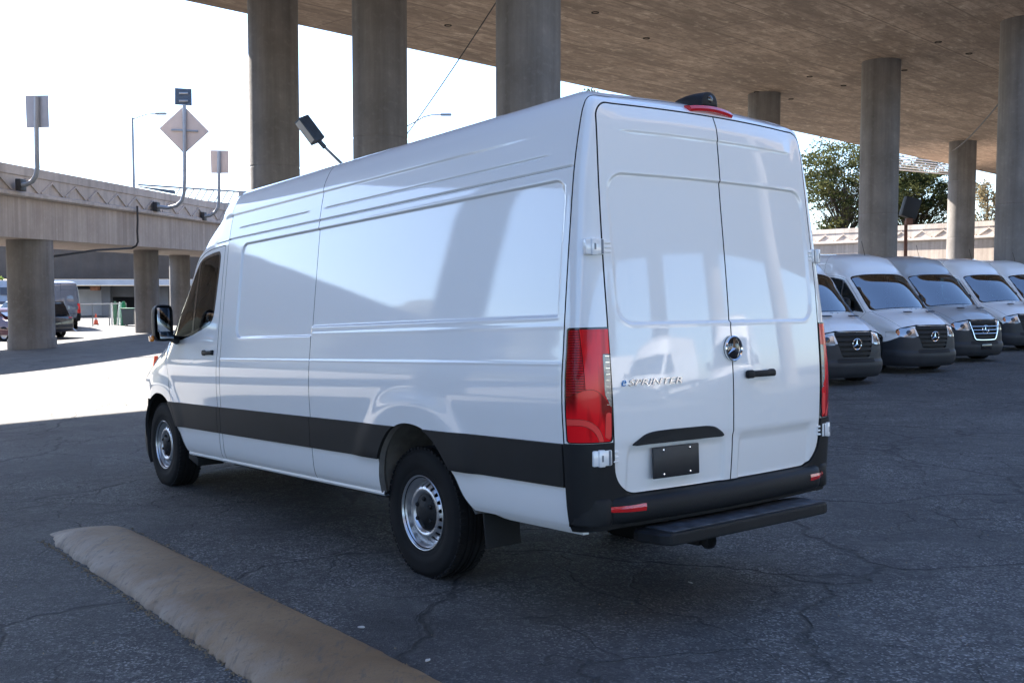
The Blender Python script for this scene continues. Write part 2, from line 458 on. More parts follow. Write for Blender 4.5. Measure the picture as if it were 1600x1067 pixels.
def wheel(name, parent, loc, flip, rim_mat):
    root = bpy.data.objects.new(name, None); COL.objects.link(root); root.parent = parent
    root.location = loc; root.rotation_euler = (0, 0, math.pi if flip else 0); root.empty_display_size = .1
    if 'tyre' not in WH:
        m = MB()
        pr = [(.205, -.098), (.222, -.108), (.25, -.114), (.30, -.120), (.345, -.116), (.37, -.104), (.382, -.086), (.386, -.07),
              (.387, -.055), (.378, -.052), (.378, -.044), (.388, -.041), (.388, -.018), (.379, -.015), (.379, -.006), (.388, -.003), (.388, .003), (.379, .006), (.379, .015), (.388, .018),
              (.388, .041), (.378, .044), (.378, .052), (.387, .055), (.386, .07), (.382, .086), (.37, .104), (.352, .114), (.345, .1165), (.335, .117), (.30, .1205), (.262, .118), (.258, .115), (.25, .1145), (.232, .112), (.222, .108), (.205, .098)]
        m.lathe(pr, 'y', 96)
        # shoulder tread blocks
        for k in range(64):
            a = 2*math.pi*k/64
            for sgn in (-1, 1):
                rot = Matrix.Rotation(-a, 3, 'Y')
                m.box(rot @ Vector((.381, sgn*.085, 0)), (.014, .036, .024), rot)
        o = m.build('tyre', RUBBER); WH['tyre'] = o.data; bpy.data.objects.remove(o)
        m = MB()
        m.lathe([(.207, -.10), (.219, -.108), (.205, -.09), (.192, -.05), (.186, .0), (.187, .035), (.196, .055), (.201, .088), (.206, .092), (.2165, .1125), (.2195, .1135), (.222, .111), (.220, .104)], 'y', 80)
        # disc with hand holes
        rs = np.array([.100, .106, .112, .118, .124, .130, .136, .142, .147, .152, .157, .162, .167, .172, .177, .182, .187, .192])
        hs = pchip([.10, .112, .122, .135, .15, .17, .182, .192], [.070, .078, .090, .094, .089, .071, .054, .046], rs)
        th = np.linspace(0, 2*np.pi, 361)
        P = np.stack([np.outer(np.cos(th), rs), np.tile(hs, (361, 1)), np.outer(np.sin(th), rs)], -1)
        A = np.stack([np.tile(th[:, None], (1, len(rs))), np.tile(rs, (361, 1))], -1)
        sm = grid_mesh(P, A)
        if sm.N[5][1] < 0: sm = grid_mesh(P, A, flip=True)
        ph = 2*np.pi/20; a = (sm.A[:, 0] % ph)-ph/2
        s = np.hypot(a*sm.A[:, 1]/.0125, (sm.A[:, 1]-.163)/.0165)-1
        sm = clip(sm, s*.012, True); sm = flange(sm, .008)
        m.add(sm.V.tolist(), sm.F, True)
        o = m.build('rim', rim_mat); WH['rim'] = o.data; bpy.data.objects.remove(o)
        m = MB(); m.lathe([(.109, .066), (.108, .080), (.098, .088), (.07, .094), (.062, .100), (.04, .106), (.0, .108)], 'y', 40)
        for k in range(6):
            a = 2*math.pi*(k+.5)/6; m.lathe([(.013, .085), (.013, .101), (.009, .105), (0, .106)], 'y', 8, (.082*math.cos(a), 0, .082*math.sin(a)))
        o = m.build('hub_cap', PLASTIC); WH['hub_cap'] = o.data; bpy.data.objects.remove(o)
        m = MB(); m.lathe([(.17, -.02), (.17, .015), (.05, .02), (.05, -.08), (.17, -.08), (.17, -.02)], 'y', 24)
        o = m.build('brake_disc', simple('brake_iron', (.09, .085, .08), .6, metallic=.5)); WH['brake_disc'] = o.data; bpy.data.objects.remove(o)
    for n in ('tyre', 'rim', 'hub_cap', 'brake_disc'):
        o = bpy.data.objects.new(n, WH[n]); COL.objects.link(o); o.parent = root
    return root
WH = {}

def roof_section(n):
    z = np.linspace(2.222, 2.545, 40); y = Wz(z); yr = np.linspace(.812, 0, 60)[1:]
    yy = np.concatenate([y, yr]); zz = np.concatenate([z, roof_z(yr)])
    s_ = np.concatenate([[0], np.cumsum(np.hypot(np.diff(yy), np.diff(zz)))]); t_ = np.linspace(0, s_[-1], n)
    return np.interp(t_, s_, yy), np.interp(t_, s_, zz)
def cab_surface():
    """nose loft; returns side grid and top grid (left half)"""
    Xs = [2.78, 3.05, 3.30, 3.45, 3.75, 4.05, 4.22, 4.35, 4.60, 4.85, 5.03]
    z3 = [2.222, 2.215, 2.195, 2.155, 1.865, 1.545, 1.400, 1.345, 1.265, 1.165, 1.075]
    y3 = [.893, .885, .872, .862, .862, .880, .890, .882, .860, .820, .765]
    zc = [2.70, 2.63, 2.45, 2.27, 2.03, 1.71, 1.475, 1.415, 1.345, 1.25, 1.155]
    bw = [0, .10, .13, .15, .24, .33, .42, .40, .34, .26, .19]
    ex = [7, 6, 4.5, 3.6, 2.8, 2.6, 2.4, 2.6, 2.8, 3, 3]
    ins = [0, .002, .006, .01, .018, .03, .04, .05, .075, .115, .16]
    u = np.concatenate([np.linspace(2.78, 3.0, 16), np.linspace(3.0, 4.3, 80)[1:], np.linspace(4.3, 5.03, 46)[1:]])
    f = lambda a: pchip(Xs, a, u)
    Z3, Y3, ZC, BWv, EX, IN = map(f, (z3, y3, zc, bw, ex, ins))
    t = np.linspace(0, 1, 90)
    S = np.zeros((len(u), len(t), 3)); T = np.zeros((len(u), 60, 3)); TA = np.zeros((len(u), 60, 3))
    for i, x in enumerate(u):
        z = .467+(Z3[i]-.467)*t
        zb = max(1.02, min(1.45, Z3[i]-.32)) if x > 3.0 else 1.3
        base = Wz(z)-IN[i]*sstep(.3, 1.0, z/1.0+.0*z)*1.0
        k = np.clip((z-zb)/(Z3[i]-zb), 0, 1)
        y = base-(base[-1]-Y3[i])*k**(1.6 if x < 4.1 else 2.6)
        # arch lip of the front wing
        r = np.hypot(x-4.27, (z-.47)*1.05)
        y = y+.016*sstep(.74, .58, r)*sstep(1.16, 1.02, z)*sstep(.6, .7, z)
        # door feature line
        y = y+.004*np.exp(-((z-1.266)/.010)**2)*sstep(4.2, 3.6, x)
        y = y-.008*sstep(2.205, 2.215, z)*(x < 3.05)
        S[i, :, 0] = x; S[i, :, 1] = y; S[i, :, 2] = z
        w = np.linspace(0, 1, 60); w = 1-(1-w)**1.6      # fine near the rail
        w = np.sin(w*np.pi/2)**1.0 if False else w
        yy = Y3[i]*(1-w)
        zt = Z3[i]+(ZC[i]-Z3[i])*(1-np.clip(yy/Y3[i], 0, 1)**EX[i])**(1/max(1.15, min(2.0, EX[i]/3.0)))
        bl_ = float(sstep(2.95, 3.45, x))
        if bl_ < 1:
            cy_, cz_ = roof_section(60); yb_ = cy_/.893*Y3[i]; zb_ = Z3[i]+(cz_-2.222)/(2.70-2.222)*(ZC[i]-Z3[i])
            yy = yb_*(1-bl_)+yy*bl_; zt = zb_*(1-bl_)+zt*bl_
        yy = yy+.008*sstep(2.412, 2.424, zt)*sstep(2.53, 2.44, zt)*float(sstep(3.1, 2.8, x))
        T[i, :, 0] = x+BWv[i]*(1-np.clip(yy/max(Y3[i], .1), 0, 1)**2); T[i, :, 1] = yy; T[i, :, 2] = zt
        # power dome lines on the bonnet
        if x > 4.3:
            T[i, :, 2] += .012*np.exp(-((yy-.42)/.05)**2)*float(sstep(4.3, 4.5, x))
        TA[i, :, 0] = x; TA[i, :, 1] = yy/Y3[i]; TA[i, :, 2] = zt
    return grid_mesh(S, S.copy(), flip=True), grid_mesh(T, TA, flip=True)

def fascia_surface():
    path = []
    ctrl = [((5.315, 0), (5.315, .25), (5.29, .42), (5.245, .56)), ((5.245, .56), (5.205, .69), (5.11, .80), (4.98, .862)), ((4.98, .862), (4.91, .895), (4.83, .915), (4.745, .932))]
    for k, c in enumerate(ctrl):
        c = [np.array(q) for q in c]
        for tt in np.linspace(0, 1, 30)[(0 if k == 0 else 1):]:
            path.append((1-tt)**3*c[0]+3*(1-tt)**2*tt*c[1]+3*(1-tt)*tt*tt*c[2]+tt**3*c[3])
    path = np.array(path); s = np.concatenate([[0], np.cumsum(np.linalg.norm(np.diff(path, axis=0), axis=1))])
    tg = np.gradient(path, axis=0); nrm = np.stack([tg[:, 1], -tg[:, 0]], 1); nrm /= np.linalg.norm(nrm, axis=1, keepdims=True)
    if nrm[0, 0] < 0: nrm = -nrm
    ztop = pchip([0, .35, .6, .8, 1.0, 1.3, 2], [1.145, 1.135, 1.105, 1.08, 1.075, 1.075, 1.075], s)
    v = np.linspace(0, 1, 70); P = np.zeros((len(path), 70, 3)); A = np.zeros((len(path), 70, 3))
    for i in range(len(path)):
        z = .27+(ztop[i]-.27)*v
        fade = float(sstep(1.32, .8, s[i]))
        o = pchip([.2, .27, .34, .42, .50, .56, .62, .75, .92, 1.05, 1.15], [-.10, -.06, -.01, .012, .022, .015, -.012, -.02, -.045, -.085, -.125], z)*(.25+.75*fade)
        P[i, :, 0] = path[i, 0]+nrm[i, 0]*o; P[i, :, 1] = path[i, 1]+nrm[i, 1]*o; P[i, :, 2] = z
        A[i, :, 0] = path[i, 1]; A[i, :, 1] = z; A[i, :, 2] = s[i]
    sm = grid_mesh(P, A)
    if sm.N[10][0] < 0: sm = grid_mesh(P, A, flip=True)
    return sm

def text_mesh(txt, size, depth=.002, shear=0.0):
    cu = bpy.data.curves.new('lettering', 'FONT'); cu.body = txt; cu.size = size; cu.extrude = depth; cu.shear = shear
    o = bpy.data.objects.new('lettering', cu); COL.objects.link(o)
    dg = bpy.context.evaluated_depsgraph_get(); me = bpy.data.meshes.new_from_object(o.evaluated_get(dg))
    bpy.data.objects.remove(o); me.name = 'lettering'; return me
BACK = Matrix(((0, 0, -1, 0), (-1, 0, 0, 0), (0, 1, 0, 0), (0, 0, 0, 1)))     # sheet xy -> facing the rear
FRNT = Matrix(((0, 0, 1, 0), (1, 0, 0, 0), (0, 1, 0, 0), (0, 0, 0, 1)))       # sheet xy -> facing the nose
def star_emblem(parent, M, R, name='star_emblem', dark=GLOSSBLK):
    root = bpy.data.objects.new(name, None); COL.objects.link(root); root.parent = parent; root.matrix_local = M; root.empty_display_size = .05
    if dark is not None:
        m = MB(); m.lathe([(R*1.04, -.012), (R*1.04, .002), (R*.9, .008), (0, .009)], 'z', 40); m.build('emblem_plate', dark, root)
    m = MB(); m.lathe([(R*1.05, .000), (R*1.04, .010), (R*.97, .014), (R*.89, .010), (R*.88, .003)], 'z', 48); m.build('emblem_ring', CHROME, root)
    m = MB(); vs = []; n = 6
    for k in range(6):
        a = math.pi/2+k*math.pi/3; r = R*.93 if k % 2 == 0 else R*.17
        vs.append((r*math.cos(a), r*math.sin(a), .009 if k % 2 == 0 else .008))
    vs.append((0, 0, .020)); m.add(vs, [(k, (k+1) % 6, 6) for k in range(6)]); m.build('emblem_star', CHROME, root)
    return root

def build_van(root, hero=True):
    Pd, A, nx, nC = cargo_surface()
    body = grid_mesh(Pd, A)
    sX = lambda c: (lambda sm: sm.A[:, 0]-c)
    sZ = lambda c: (lambda sm: sm.A[:, 2]-c)
    body = clip(body, poly_sdf(body.A[:, 0], np.where(body.A[:, 1] > .5, body.A[:, 2], 9), ARCH_R), True)
    rear, fwd = split(body, sX(-1.383), GAP)
    fwd = clip(fwd, 2.7735-fwd.A[:, 0], True)
    Ac = A[::3, ::3]; lin = grid_mesh(A[::3, ::3].copy(), Ac); lin = offset(lin, -.034)
    lin = clip(lin, poly_sdf(lin.A[:, 0], np.where(lin.A[:, 1] > .5, lin.A[:, 2], 9), ARCH_R)-.02, True)
    for g_ in ((lambda q: q), mirror): P_('gap_dark_shell', g_(lin), DARK, root, 0)  # unseen black shell added behind the panels to darken their gaps
    # --- along the side
    side, roof = split(fwd, sZ(2.2225), .0008)
    low, upper = split(side, sZ(.884), .001)
    sill, strip = split(low, sZ(.676), .001)
    strip = offset(strip, .013)
    groups = [('roof_panel', roof, WHITE, .03), ('side_panel', upper, WHITE, .03), ('rub_strip', strip, PLASTIC, .022), ('sill_panel', sill, WHITE, .03)]
    for nm, g, mat, fl in groups:
        b, a = split(g, sX(1.235), GAP*.8)
        for piece in (a, b):
            if nm in ('rub_strip', 'sill_panel') and piece is b:      # the arch separates these
                x = piece.A[:, 0]; b1 = clip(piece, x+.05, True); b2 = clip(piece, x+.05, False); ps = [b1, b2]
            else: ps = [piece]
            for q in ps:
                if len(q.F) == 0: continue
                P_(nm, q, mat, root, fl); P_(nm, mirror(q), mat, root, fl)
    # --- rear end
    door, frame = split(rear, door_sdf, GAP)
    door = clip(door, door.A[:, 1]-.0042, True)
    lamp, frame = split(frame, lamp_sdf, .0012)
    cover, frame = split(frame, lambda sm: np.where(sm.A[:, 0] < -1.3, sm.A[:, 2]-.886, 1), .0012)
    for mi in (0, 1):
        g = (lambda s: mirror(s)) if mi else (lambda s: s)
        d = P_('rear_door', g(door), WHITE, root, .03)
        P_('corner_panel', g(frame), WHITE, root, .03)
        rl, cl = split(offset(lamp, .006), lambda sm: -poly_sdf(sm.A[:, 1], sm.A[:, 2], [(.874, 1.31), (.80, 1.31), (.80, 1.04), (.84, 1.06), (.872, 1.12)]), .0006)
        rl, cl = (cl, rl) if len(cl.F) > len(rl.F) else (rl, cl)
        low_, up_ = split(rl, lambda sm: sm.A[:, 2]-1.045-.10*np.sin((sm.A[:, 1]-.83)*14), .0008)
        rib_, mid_ = split(up_, lambda sm: -(sm.A[:, 1]-.958), .0008)
        rib_, mid_ = (rib_, mid_) if rib_.A[:, 1].mean() > mid_.A[:, 1].mean() else (mid_, rib_)
        la = P_('tail_lamp', g(mid_), RED, root, .03)
        P_('ribbed_lens', g(rib_), RED_RIB, la, .03)
        bow_, rest_ = split(low_, lambda sm: np.abs(np.hypot((sm.A[:, 1]-.99)/1.0, (sm.A[:, 2]-.86)*.8)-.105)-.012, .0006)
        P_('lower_lens', g(rest_), RED_DEEP, la, .03); P_('light_guide', g(bow_), RED_PALE, la, .03)
        fc = clip(offset(rest_, .0015), poly_sdf(rest_.A[:, 1], rest_.A[:, 2], [(.838, 1.035), (.868, 1.03), (.872, .915), (.836, .90)]), False)
        if len(fc.F): P_('lens_facet', g(fc), RED_PALE, la, .002)
        P_('dark_band', g(offset(clip(lamp, np.abs(lamp_sdf(lamp)+.004)-.0045, False), .0068)), GLOSSBLK, la, .004)
        P_('reversing_lens', g(cl), simple('reverse_lens', (.22, .22, .215), .15, metallic=.3, coat=.6, bump=.6, bscale=90), la, .03)
        for z in np.linspace(1.07, 1.30, 9):                # ribs in the clear lens
            m = MB()
            pts = [(rear_x(y, z)+.0-.008 if y < .85 else rear_x(y, z)+(y-.85)*.35-.008, (-y if mi else y), z) for y in (.842, .85, .858, .866)]
            m.tube(pts, .002, 5); m.build('lens_rib', CHROME, la)
        cv = P_('bumper_corner', g(offset(cover, .010)), PLASTIC, root, .03)
        # hinges
        for hz in (1.822, .817):
            yb = .872 if hz > 1 else .885
            sgn = -1 if mi else 1
            xx = rear_x(.87, hz)+.012
            hg = MB(); rt = Matrix.Rotation(-sgn*.22, 3, 'Z')
            c = Vector((xx-.004, sgn*yb, hz))
            hg.box(c, (.036, .105, .076), rt, .007)
            hg.box(c+Vector((-.016, sgn*.012, 0)), (.020, .034, .082), rt, .005)
            for dz in (-.022, 0, .022): hg.box(c+Vector((-.012, -sgn*.058, dz)), (.018, .07, .012), rt, .004)
            h = hg.build('hinge', WHITE, root)
            hp = MB(); hp.tube([c+Vector((-.024, -sgn*.034, -.034)), c+Vector((-.024, -sgn*.034, .034))], .007, 8); hp.box(c+Vector((-.0262, sgn*.013, 0)), (.002, .010, .03), rt); hp.build('hinge_pin', simple('hinge_grey', (.22, .23, .25), .5), h)
    # high brake light, camera pod, trim bar, plate, handle, lettering, emblem
    m = MB()
    pts = []
    for y in np.linspace(-.165, .165, 13): pts.append((y, -1.438-.012*(y/.165)**2*0 + .012*(y/.165)**2))
    vs, fs = [], []
    for i, (y, x) in enumerate(pts):
        dz = -.012*(y/.165)**2
        for dx, z in ((.0, 2.598), (-.040, 2.590), (-.052, 2.572), (-.044, 2.560), (.0, 2.556)): vs.append((x+dx-.012, y, z+dz))
    for i in range(12):
        for k in range(5): fs.append((i*5+k, i*5+(k+1) % 5, (i+1)*5+(k+1) % 5, (i+1)*5+k))
    fs += [tuple(range(5)), tuple(60+k for k in range(5))]
    m.add(vs, fs, False); m.build('brake_light', REDS, root)
    m = MB(); vs = []; fs = []
    secs = [(-1.22, .012, .0, 2.655), (-1.27, .040, .026, 2.642), (-1.33, .056, .052, 2.625), (-1.40, .066, .072, 2.604), (-1.45, .068, .078, 2.594), (-1.470, .062, .072, 2.597), (-1.475, .048, .056, 2.603)]
    for x, w, h, z0 in secs:
        for k in range(12):
            a = math.pi*k/11; vs.append((x, w*math.cos(a)*(1 if k else 1), z0+max(h, .002)*math.sin(a)**.7))
    for i in range(len(secs)-1):
        for k in range(11): fs.append((i*12+k, i*12+k+1, (i+1)*12+k+1, (i+1)*12+k))
        fs.append((i*12+11, i*12, (i+1)*12, (i+1)*12+11))
    fs += [tuple(range((len(secs)-1)*12, len(secs)*12))]
    m.add(vs, fs, True); pod = m.build('camera_pod', PLASTIC, root)
    m = MB(); m.lathe([(.020, 0), (.020, .008), (.012, .012), (0, .013)], 'z', 20); o = m.build('camera_lens', GLOSSBLK, pod); o.matrix_local = Matrix.Translation((-1.468, 0, 2.632)) @ BACK
    bar = smooth_poly([(.70, .863), (.655, .897), (.60, .918), (.50, .925), (.30, .925), (.19, .922), (.13, .905), (.085, .864), (.20, .862), (.40, .862), (.60, .862)], 4)
    m = MB(); n = len(bar); vs = []
    for d in (.0, .020, .024):
        for y, z in bar:
            k = 1 if d < .022 else .93
            yy, zz = .39+(y-.39)*k, .893+(z-.893)*k; vs.append((rear_x(yy, .893)-d+.012, yy, zz))
    fs = [(i, (i+1) % n, n+(i+1) % n, n+i) for i in range(n)]+[(n+i, n+(i+1) % n, 2*n+(i+1) % n, 2*n+i) for i in range(n)]+[tuple(range(2*n, 3*n))]
    m.add(vs, fs, False); m.build('lamp_bar', PLASTIC, root)
    ang = math.atan2(2*BOW*.425/Wz(.77)**2, 1)
    PM = Matrix.Translation((rear_x(.42, .765)-.004, .425, .765)) @ Matrix.Rotation(-ang, 4, 'Z')
    m = MB(); m.box((0, 0, 0), (.012, .312, .155), None, .006); pl = m.build('number_plate', simple('plate_black', (.014, .015, .018), .45), root); pl.matrix_local = PM
    for y in (-.089, .089):
        for z in (-.060, .060):
            m = MB(); m.lathe([(.0075, 0), (.006, .004), (0, .005)], 'z', 10); s = m.build('plate_screw', CHROME, pl); s.matrix_local = Matrix.Translation((-.006, y, z)) @ BACK
    # rear handle
    m = MB(); hx = rear_x(-.205, 1.17)
    m.box((hx-.022, -.205, 1.172), (.022, .225, .034), Matrix.Rotation(-.06, 3, 'Z'), .010)
    m.box((hx-.018, -.122, 1.172), (.03, .055, .044), Matrix.Rotation(-.04, 3, 'Z'), .012)
    m.box((hx-.018, -.300, 1.176), (.03, .04, .036), Matrix.Rotation(-.08, 3, 'Z'), .010)
    m.build('rear_handle', PLASTIC, root)
    star_emblem(root, Matrix.Translation((rear_x(0, 1.312)-.006, 0.0, 1.312)) @ BACK, .064)
    if hero:
        me = text_mesh('e', .062, .002, .25); o = ob('lettering', me, BLUEL, root)
        ya = .775; th = math.atan2(2*BOW*.6, 1)
        TM = lambda y: Matrix.Translation((rear_x(y, 1.16)-.0045, y, 1.152)) @ Matrix.Rotation(-th, 4, 'Z') @ BACK
        o.matrix_local = TM(.775)
        me = text_mesh('SPRINTER', .044, .002, .25)
        xs = [v.co.x for v in me.vertices]; k = .345/(max(xs)-min(xs))
        for v in me.vertices: v.co.x *= k
        o = ob('lettering', me, simple('letter_chrome', (.38, .39, .41), .15, metallic=1.0), root); o.matrix_local = TM(.735)
    # bumper beam under the doors
    sec = [(-.02, .622), (.020, .617), (.046, .603), (.058, .585), (.062, .56), (.060, .53), (.05, .505), (.03, .492), (-.03, .488), (-.12, .50)]
    path = []
    for x in np.linspace(-1.385, -1.43, 4): path.append((x, 1.0, .0))
    for k in range(1, 11):
        a = k/10*math.pi/2; path.append((-1.43-.095*math.sin(a), .845+.150*math.cos(a), .35*float(sstep(.5, 1.0, k/10))))
    for y in np.linspace(.845, 0, 34)[1:]: path.append((rear_x(y, .6), y, .35+.65*float(sstep(.845, .74, y))))
    path += [(x, -y, s) for x, y, s in path[::-1][1:]]
    pa = np.array(path); tg = np.gradient(pa[:, :2], axis=0); nr = np.stack([-np.abs(tg[:, 1])*1, np.zeros(len(pa))], 1)
    nr = np.stack([-np.sign(1)*np.abs(tg[:, 1]), np.sign(pa[:, 1])*np.abs(tg[:, 0])], 1); nr /= np.linalg.norm(nr, axis=1, keepdims=True)
    vs, fs = [], []; ns = len(sec)
    for i, (x, y, s) in enumerate(path):
        for o_, z in sec:
            off = (o_*.85*s-.016*(1-s)) if o_ > 0 else o_*s-.016*(1-s)
            vs.append((x+nr[i, 0]*off, y+nr[i, 1]*off, z))
    for i in range(len(path)-1):
        for k in range(ns-1): fs.append((i*ns+k, (i+1)*ns+k, (i+1)*ns+k+1, i*ns+k+1))
    m = MB(); m.add(vs, fs, True); m.build('rear_bumper', PLASTIC, root)
    for sg in (1, -1):
        m = MB(); vs = []
        for y in np.linspace(.872, .655, 10):
            xx = rear_x(min(y, .84), .57)+max(0, y-.84)**2*6-.0635*.85*(.35+.65*float(sstep(.86, .74, y)))-.004
            hgt = .013+.007*(.885-y)/.22
            vs += [(xx, sg*y, .568-hgt), (xx-.003, sg*y, .568), (xx, sg*y, .568+hgt*.8)]
        fs = []
        for i in range(9): fs += [(i*3, i*3+1, i*3+4, i*3+3), (i*3+1, i*3+2, i*3+5, i*3+4)]
        m.add(vs, fs, False); m.build('reflector', REDS, root)
    if hero:
        m = MB()                                            # step below the bumper
        stp = smooth_poly([(-1.50, .66), (-1.62, .68), (-1.70, .665), (-1.735, .60), (-1.74, .30), (-1.74, 0), (-1.74, -.30), (-1.735, -.56), (-1.70, -.61), (-1.62, -.62), (-1.50, -.60), (-1.48, -.3), (-1.48, 0), (-1.48, .3)], 4)
        n = len(stp); vs = []
        for z, k in ((.395, .985), (.402, 1.0), (.440, 1.0), (.452, .985)):
            vs += [(-1.6+(x+1.6)*k, y*k, z) for x, y in stp]
        fs = [(r*n+i, r*n+(i+1) % n, (r+1)*n+(i+1) % n, (r+1)*n+i) for r in range(3) for i in range(n)]+[tuple(range(n))[::-1], tuple(range(3*n, 4*n))]
        m.add(vs, fs, False); st = m.build('rear_step', PLASTIC, root)
        m = MB(); m.box((-1.615, .01, .4535), (.185, 1.20, .006), None, .002); m.build('tread_pad', simple('worn_step_rubber', (.045, .05, .06), .6, vary=.7, vscale=16), st)
        for y in (-.45, .45): m = MB(); m.box((-1.46, y, .43), (.12, .05, .05)); m.build('step_bracket', DARK, st)
        m = MB(); m.box((-1.62, 0.36, .375), (.10, .06, .055), None, .008); m.build('tow_bracket', DARK, st)
        m = MB(); m.lathe([(.035, -.03), (.04, 0), (.03, .02), (0, .022)], 'x', 12, (-1.70, .36, .375)); m.build('tow_socket', DARK, st)
    # skirt flange below the side behind the wheel
    for sg in (1, -1):
        m = MB(); vs = []
        for x in np.linspace(-.64, -1.42, 16):
            z = .467+.0*x; q = float(sstep(-.60, -.85, x))
            vs += [(x, sg*.940, .472), (x, sg*.925, .472-.026*q-.003), (x, sg*.89, .472-.026*q-.003), (x, sg*.89, .472)]
        fs = [(i*4+k, i*4+(k+1) % 4, (i+1)*4+(k+1) % 4, (i+1)*4+k) for i in range(15) for k in range(4)]+[(0, 1, 2, 3), (60, 61, 62, 63)]
        m.add(vs, fs); m.build('skirt_flange', WHITE, root)
        m = MB(); vs = []
        for x in np.linspace(.36, 3.60, 30): vs += [(x, sg*.958, .470), (x, sg*.962, .452), (x, sg*.955, .440), (x, sg*.90, .440)]
        fs = [(i*4+k, i*4+k+1, (i+1)*4+k+1, (i+1)*4+k) for i in range(29) for k in range(3)]
        m.add(vs, fs); m.build('sill_flange', WHITE, root)
        # mud flaps
        m = MB(); m.box((-.60, sg*.79, .37), (.015, .24, .24), Matrix.Rotation(.10, 3, 'Y'), .004); m.build('mud_flap', DARK, root)
        m = MB(); m.box((3.62, sg*.80, .40), (.22, .24, .07), Matrix.Rotation(-.25, 3, 'Y'), .01); m.build('mud_flap', DARK, root)
        # wheel housings
        for ax, z0, poly in ((0, .44, ARCH_R), (4.30, .50, ARCH_F)):
            pts = [(x, z) for x, z in poly if z > .44]
            i0 = max(range(len(pts)), key=lambda i: pts[i][0]); 
            pts = sorted(pts, key=lambda q: math.atan2(q[1]-.40, q[0]-ax))
            vs = []; fs = []
            for x, z in pts:
                yo = float(Wz(max(z, .48)))-(.0 if ax == 0 else .035); 
                vs += [(x, sg*(yo-.004+.008*(ax == 0)), z), (ax+(x-ax)*.985, sg*(yo-.03), .4+(z-.4)*.988), (ax+(x-ax)*1.06, sg*(yo-.06), .4+(z-.4)*1.06), (ax+(x-ax)*1.06, sg*.60, .4+(z-.4)*1.06)]
            for i in range(len(pts)-1):
                for k in range(3): fs.append((i*4+k, i*4+k+1, (i+1)*4+k+1, (i+1)*4+k))
            m = MB(); m.add(vs, fs, True); m.build('wheel_housing', GREYIN if ax == 0 else DARK, root)
            m = MB(); m.box((ax-.05, sg*.60, .75), (1.3, .02, .52)); m.build('inner_arch_wall', GREYIN if ax == 0 else DARK, root)
    # underbody
    m = MB(); m.box((1.9, 0, .55), (2.9, 1.84, .13)); m.box((1.9, 0, .44), (2.6, 1.5, .16), None, .03); m.box((-1.05, 0, .56), (.85, 1.8, .12)); m.box((4.4, 0, .55), (1.3, 1.1, .4))
    m.box((0, 0, .8), (1.3, 1.2, .1)); m.build('underbody', DARK, root)
    m = MB(); m.tube([(0, -.8, .375), (0, .8, .375)], .05, 12); m.box((0, 0, .38), (.35, .4, .28), None, .06); m.build('rear_axle', DARK, root)
    # --- cab
    sideS, top = cab_surface()
    sideS = clip(sideS, poly_sdf(sideS.A[:, 0], sideS.A[:, 2], ARCH_F), True)
    sideS = clip(sideS, np.maximum(4.80-sideS.A[:, 0], sideS.A[:, 2]-1.0), True)
    win = smooth_poly([(2.925, 2.07), (2.94, 2.125), (3.00, 2.145), (3.24, 2.130), (3.42, 2.095), (3.50, 2.03), (3.78, 1.745), (4.07, 1.452), (4.135, 1.388), (4.07, 1.388), (3.74, 1.425), (3.42, 1.470), (3.10, 1.535), (3.02, 1.565), (2.975, 1.62), (2.955, 1.72), (2.935, 1.92)], 4)
    wsd = lambda sm: poly_sdf(sm.A[:, 0], sm.A[:, 2], win)
    frit, sheet = split(sideS, lambda sm: wsd(sm), .0005)
    glassP, frit = split(frit, lambda sm: np.maximum(wsd(sm)+.026, -(np.abs(sm.A[:, 0]-3.425)-.022)), .0003)
    strip2 = None
    lowc, up2 = split(sheet, lambda sm: sm.A[:, 2]-.884, .001)
    sil2, strip2 = split(lowc, lambda sm: sm.A[:, 2]-.676, .001)
    strip2 = offset(clip(strip2, 3.99-strip2.A[:, 0], True), .013)
    sil2 = clip(sil2, 3.99-sil2.A[:, 0], True)
    doorsdf = lambda sm: np.maximum(np.maximum(2.845-sm.A[:, 0], sm.A[:, 2]-(pchip([2.8, 3.05, 3.25, 3.45, 3.77, 4.07, 4.2, 4.35], [2.195, 2.19, 2.175, 2.13, 1.83, 1.51, 1.39, 1.25], sm.A[:, 0])-.012)),
                                    sm.A[:, 0]-pchip([.4, .70, .88, 1.0, 1.25, 1.39, 2.3], [3.56, 3.78, 3.90, 3.96, 4.08, 4.18, 4.20], sm.A[:, 2]))
    for mi in (0, 1):
        g = mirror if mi else (lambda s: s)
        d, wing = split(up2, doorsdf, GAP*.8)
        dr = P_('cab_door', g(d), WHITE, root, .03); P_('front_wing', g(wing), WHITE, root, .03)
        d2, p2 = split(strip2, doorsdf, GAP*.8); P_('rub_strip', g(d2), PLASTIC, root, .022); P_('rub_strip', g(p2), PLASTIC, root, .022)
        d3, p3 = split(sil2, doorsdf, GAP*.8); P_('sill_panel', g(d3), WHITE, root, .03); P_('sill_panel', g(p3), WHITE, root, .03)
        P_('window_surround', g(offset(frit, .002)), GLOSSBLK, root, .02)
        P_('door_glass', g(glassP), GLASS, root, 0)
        sg = -1 if mi else 1
        # door handle
        m = MB(); yb = sg*(float(Wz(1.32))-.012)
        m.box((3.03, yb+sg*.022, 1.318), (.215, .022, .032), None, .010); m.box((3.115, yb+sg*.016, 1.318), (.05, .03, .046), None, .012); m.box((2.94, yb+sg*.016, 1.320), (.04, .028, .04), None, .010)
        m.build('door_handle', PLASTIC, root)
        # mirror
        mr = bpy.data.objects.new('door_mirror', None); COL.objects.link(mr); mr.parent = root
        mr.location = (3.62, sg*1.165, 1.575); mr.empty_display_size = .1
        m = MB(); vs = []; fs = []
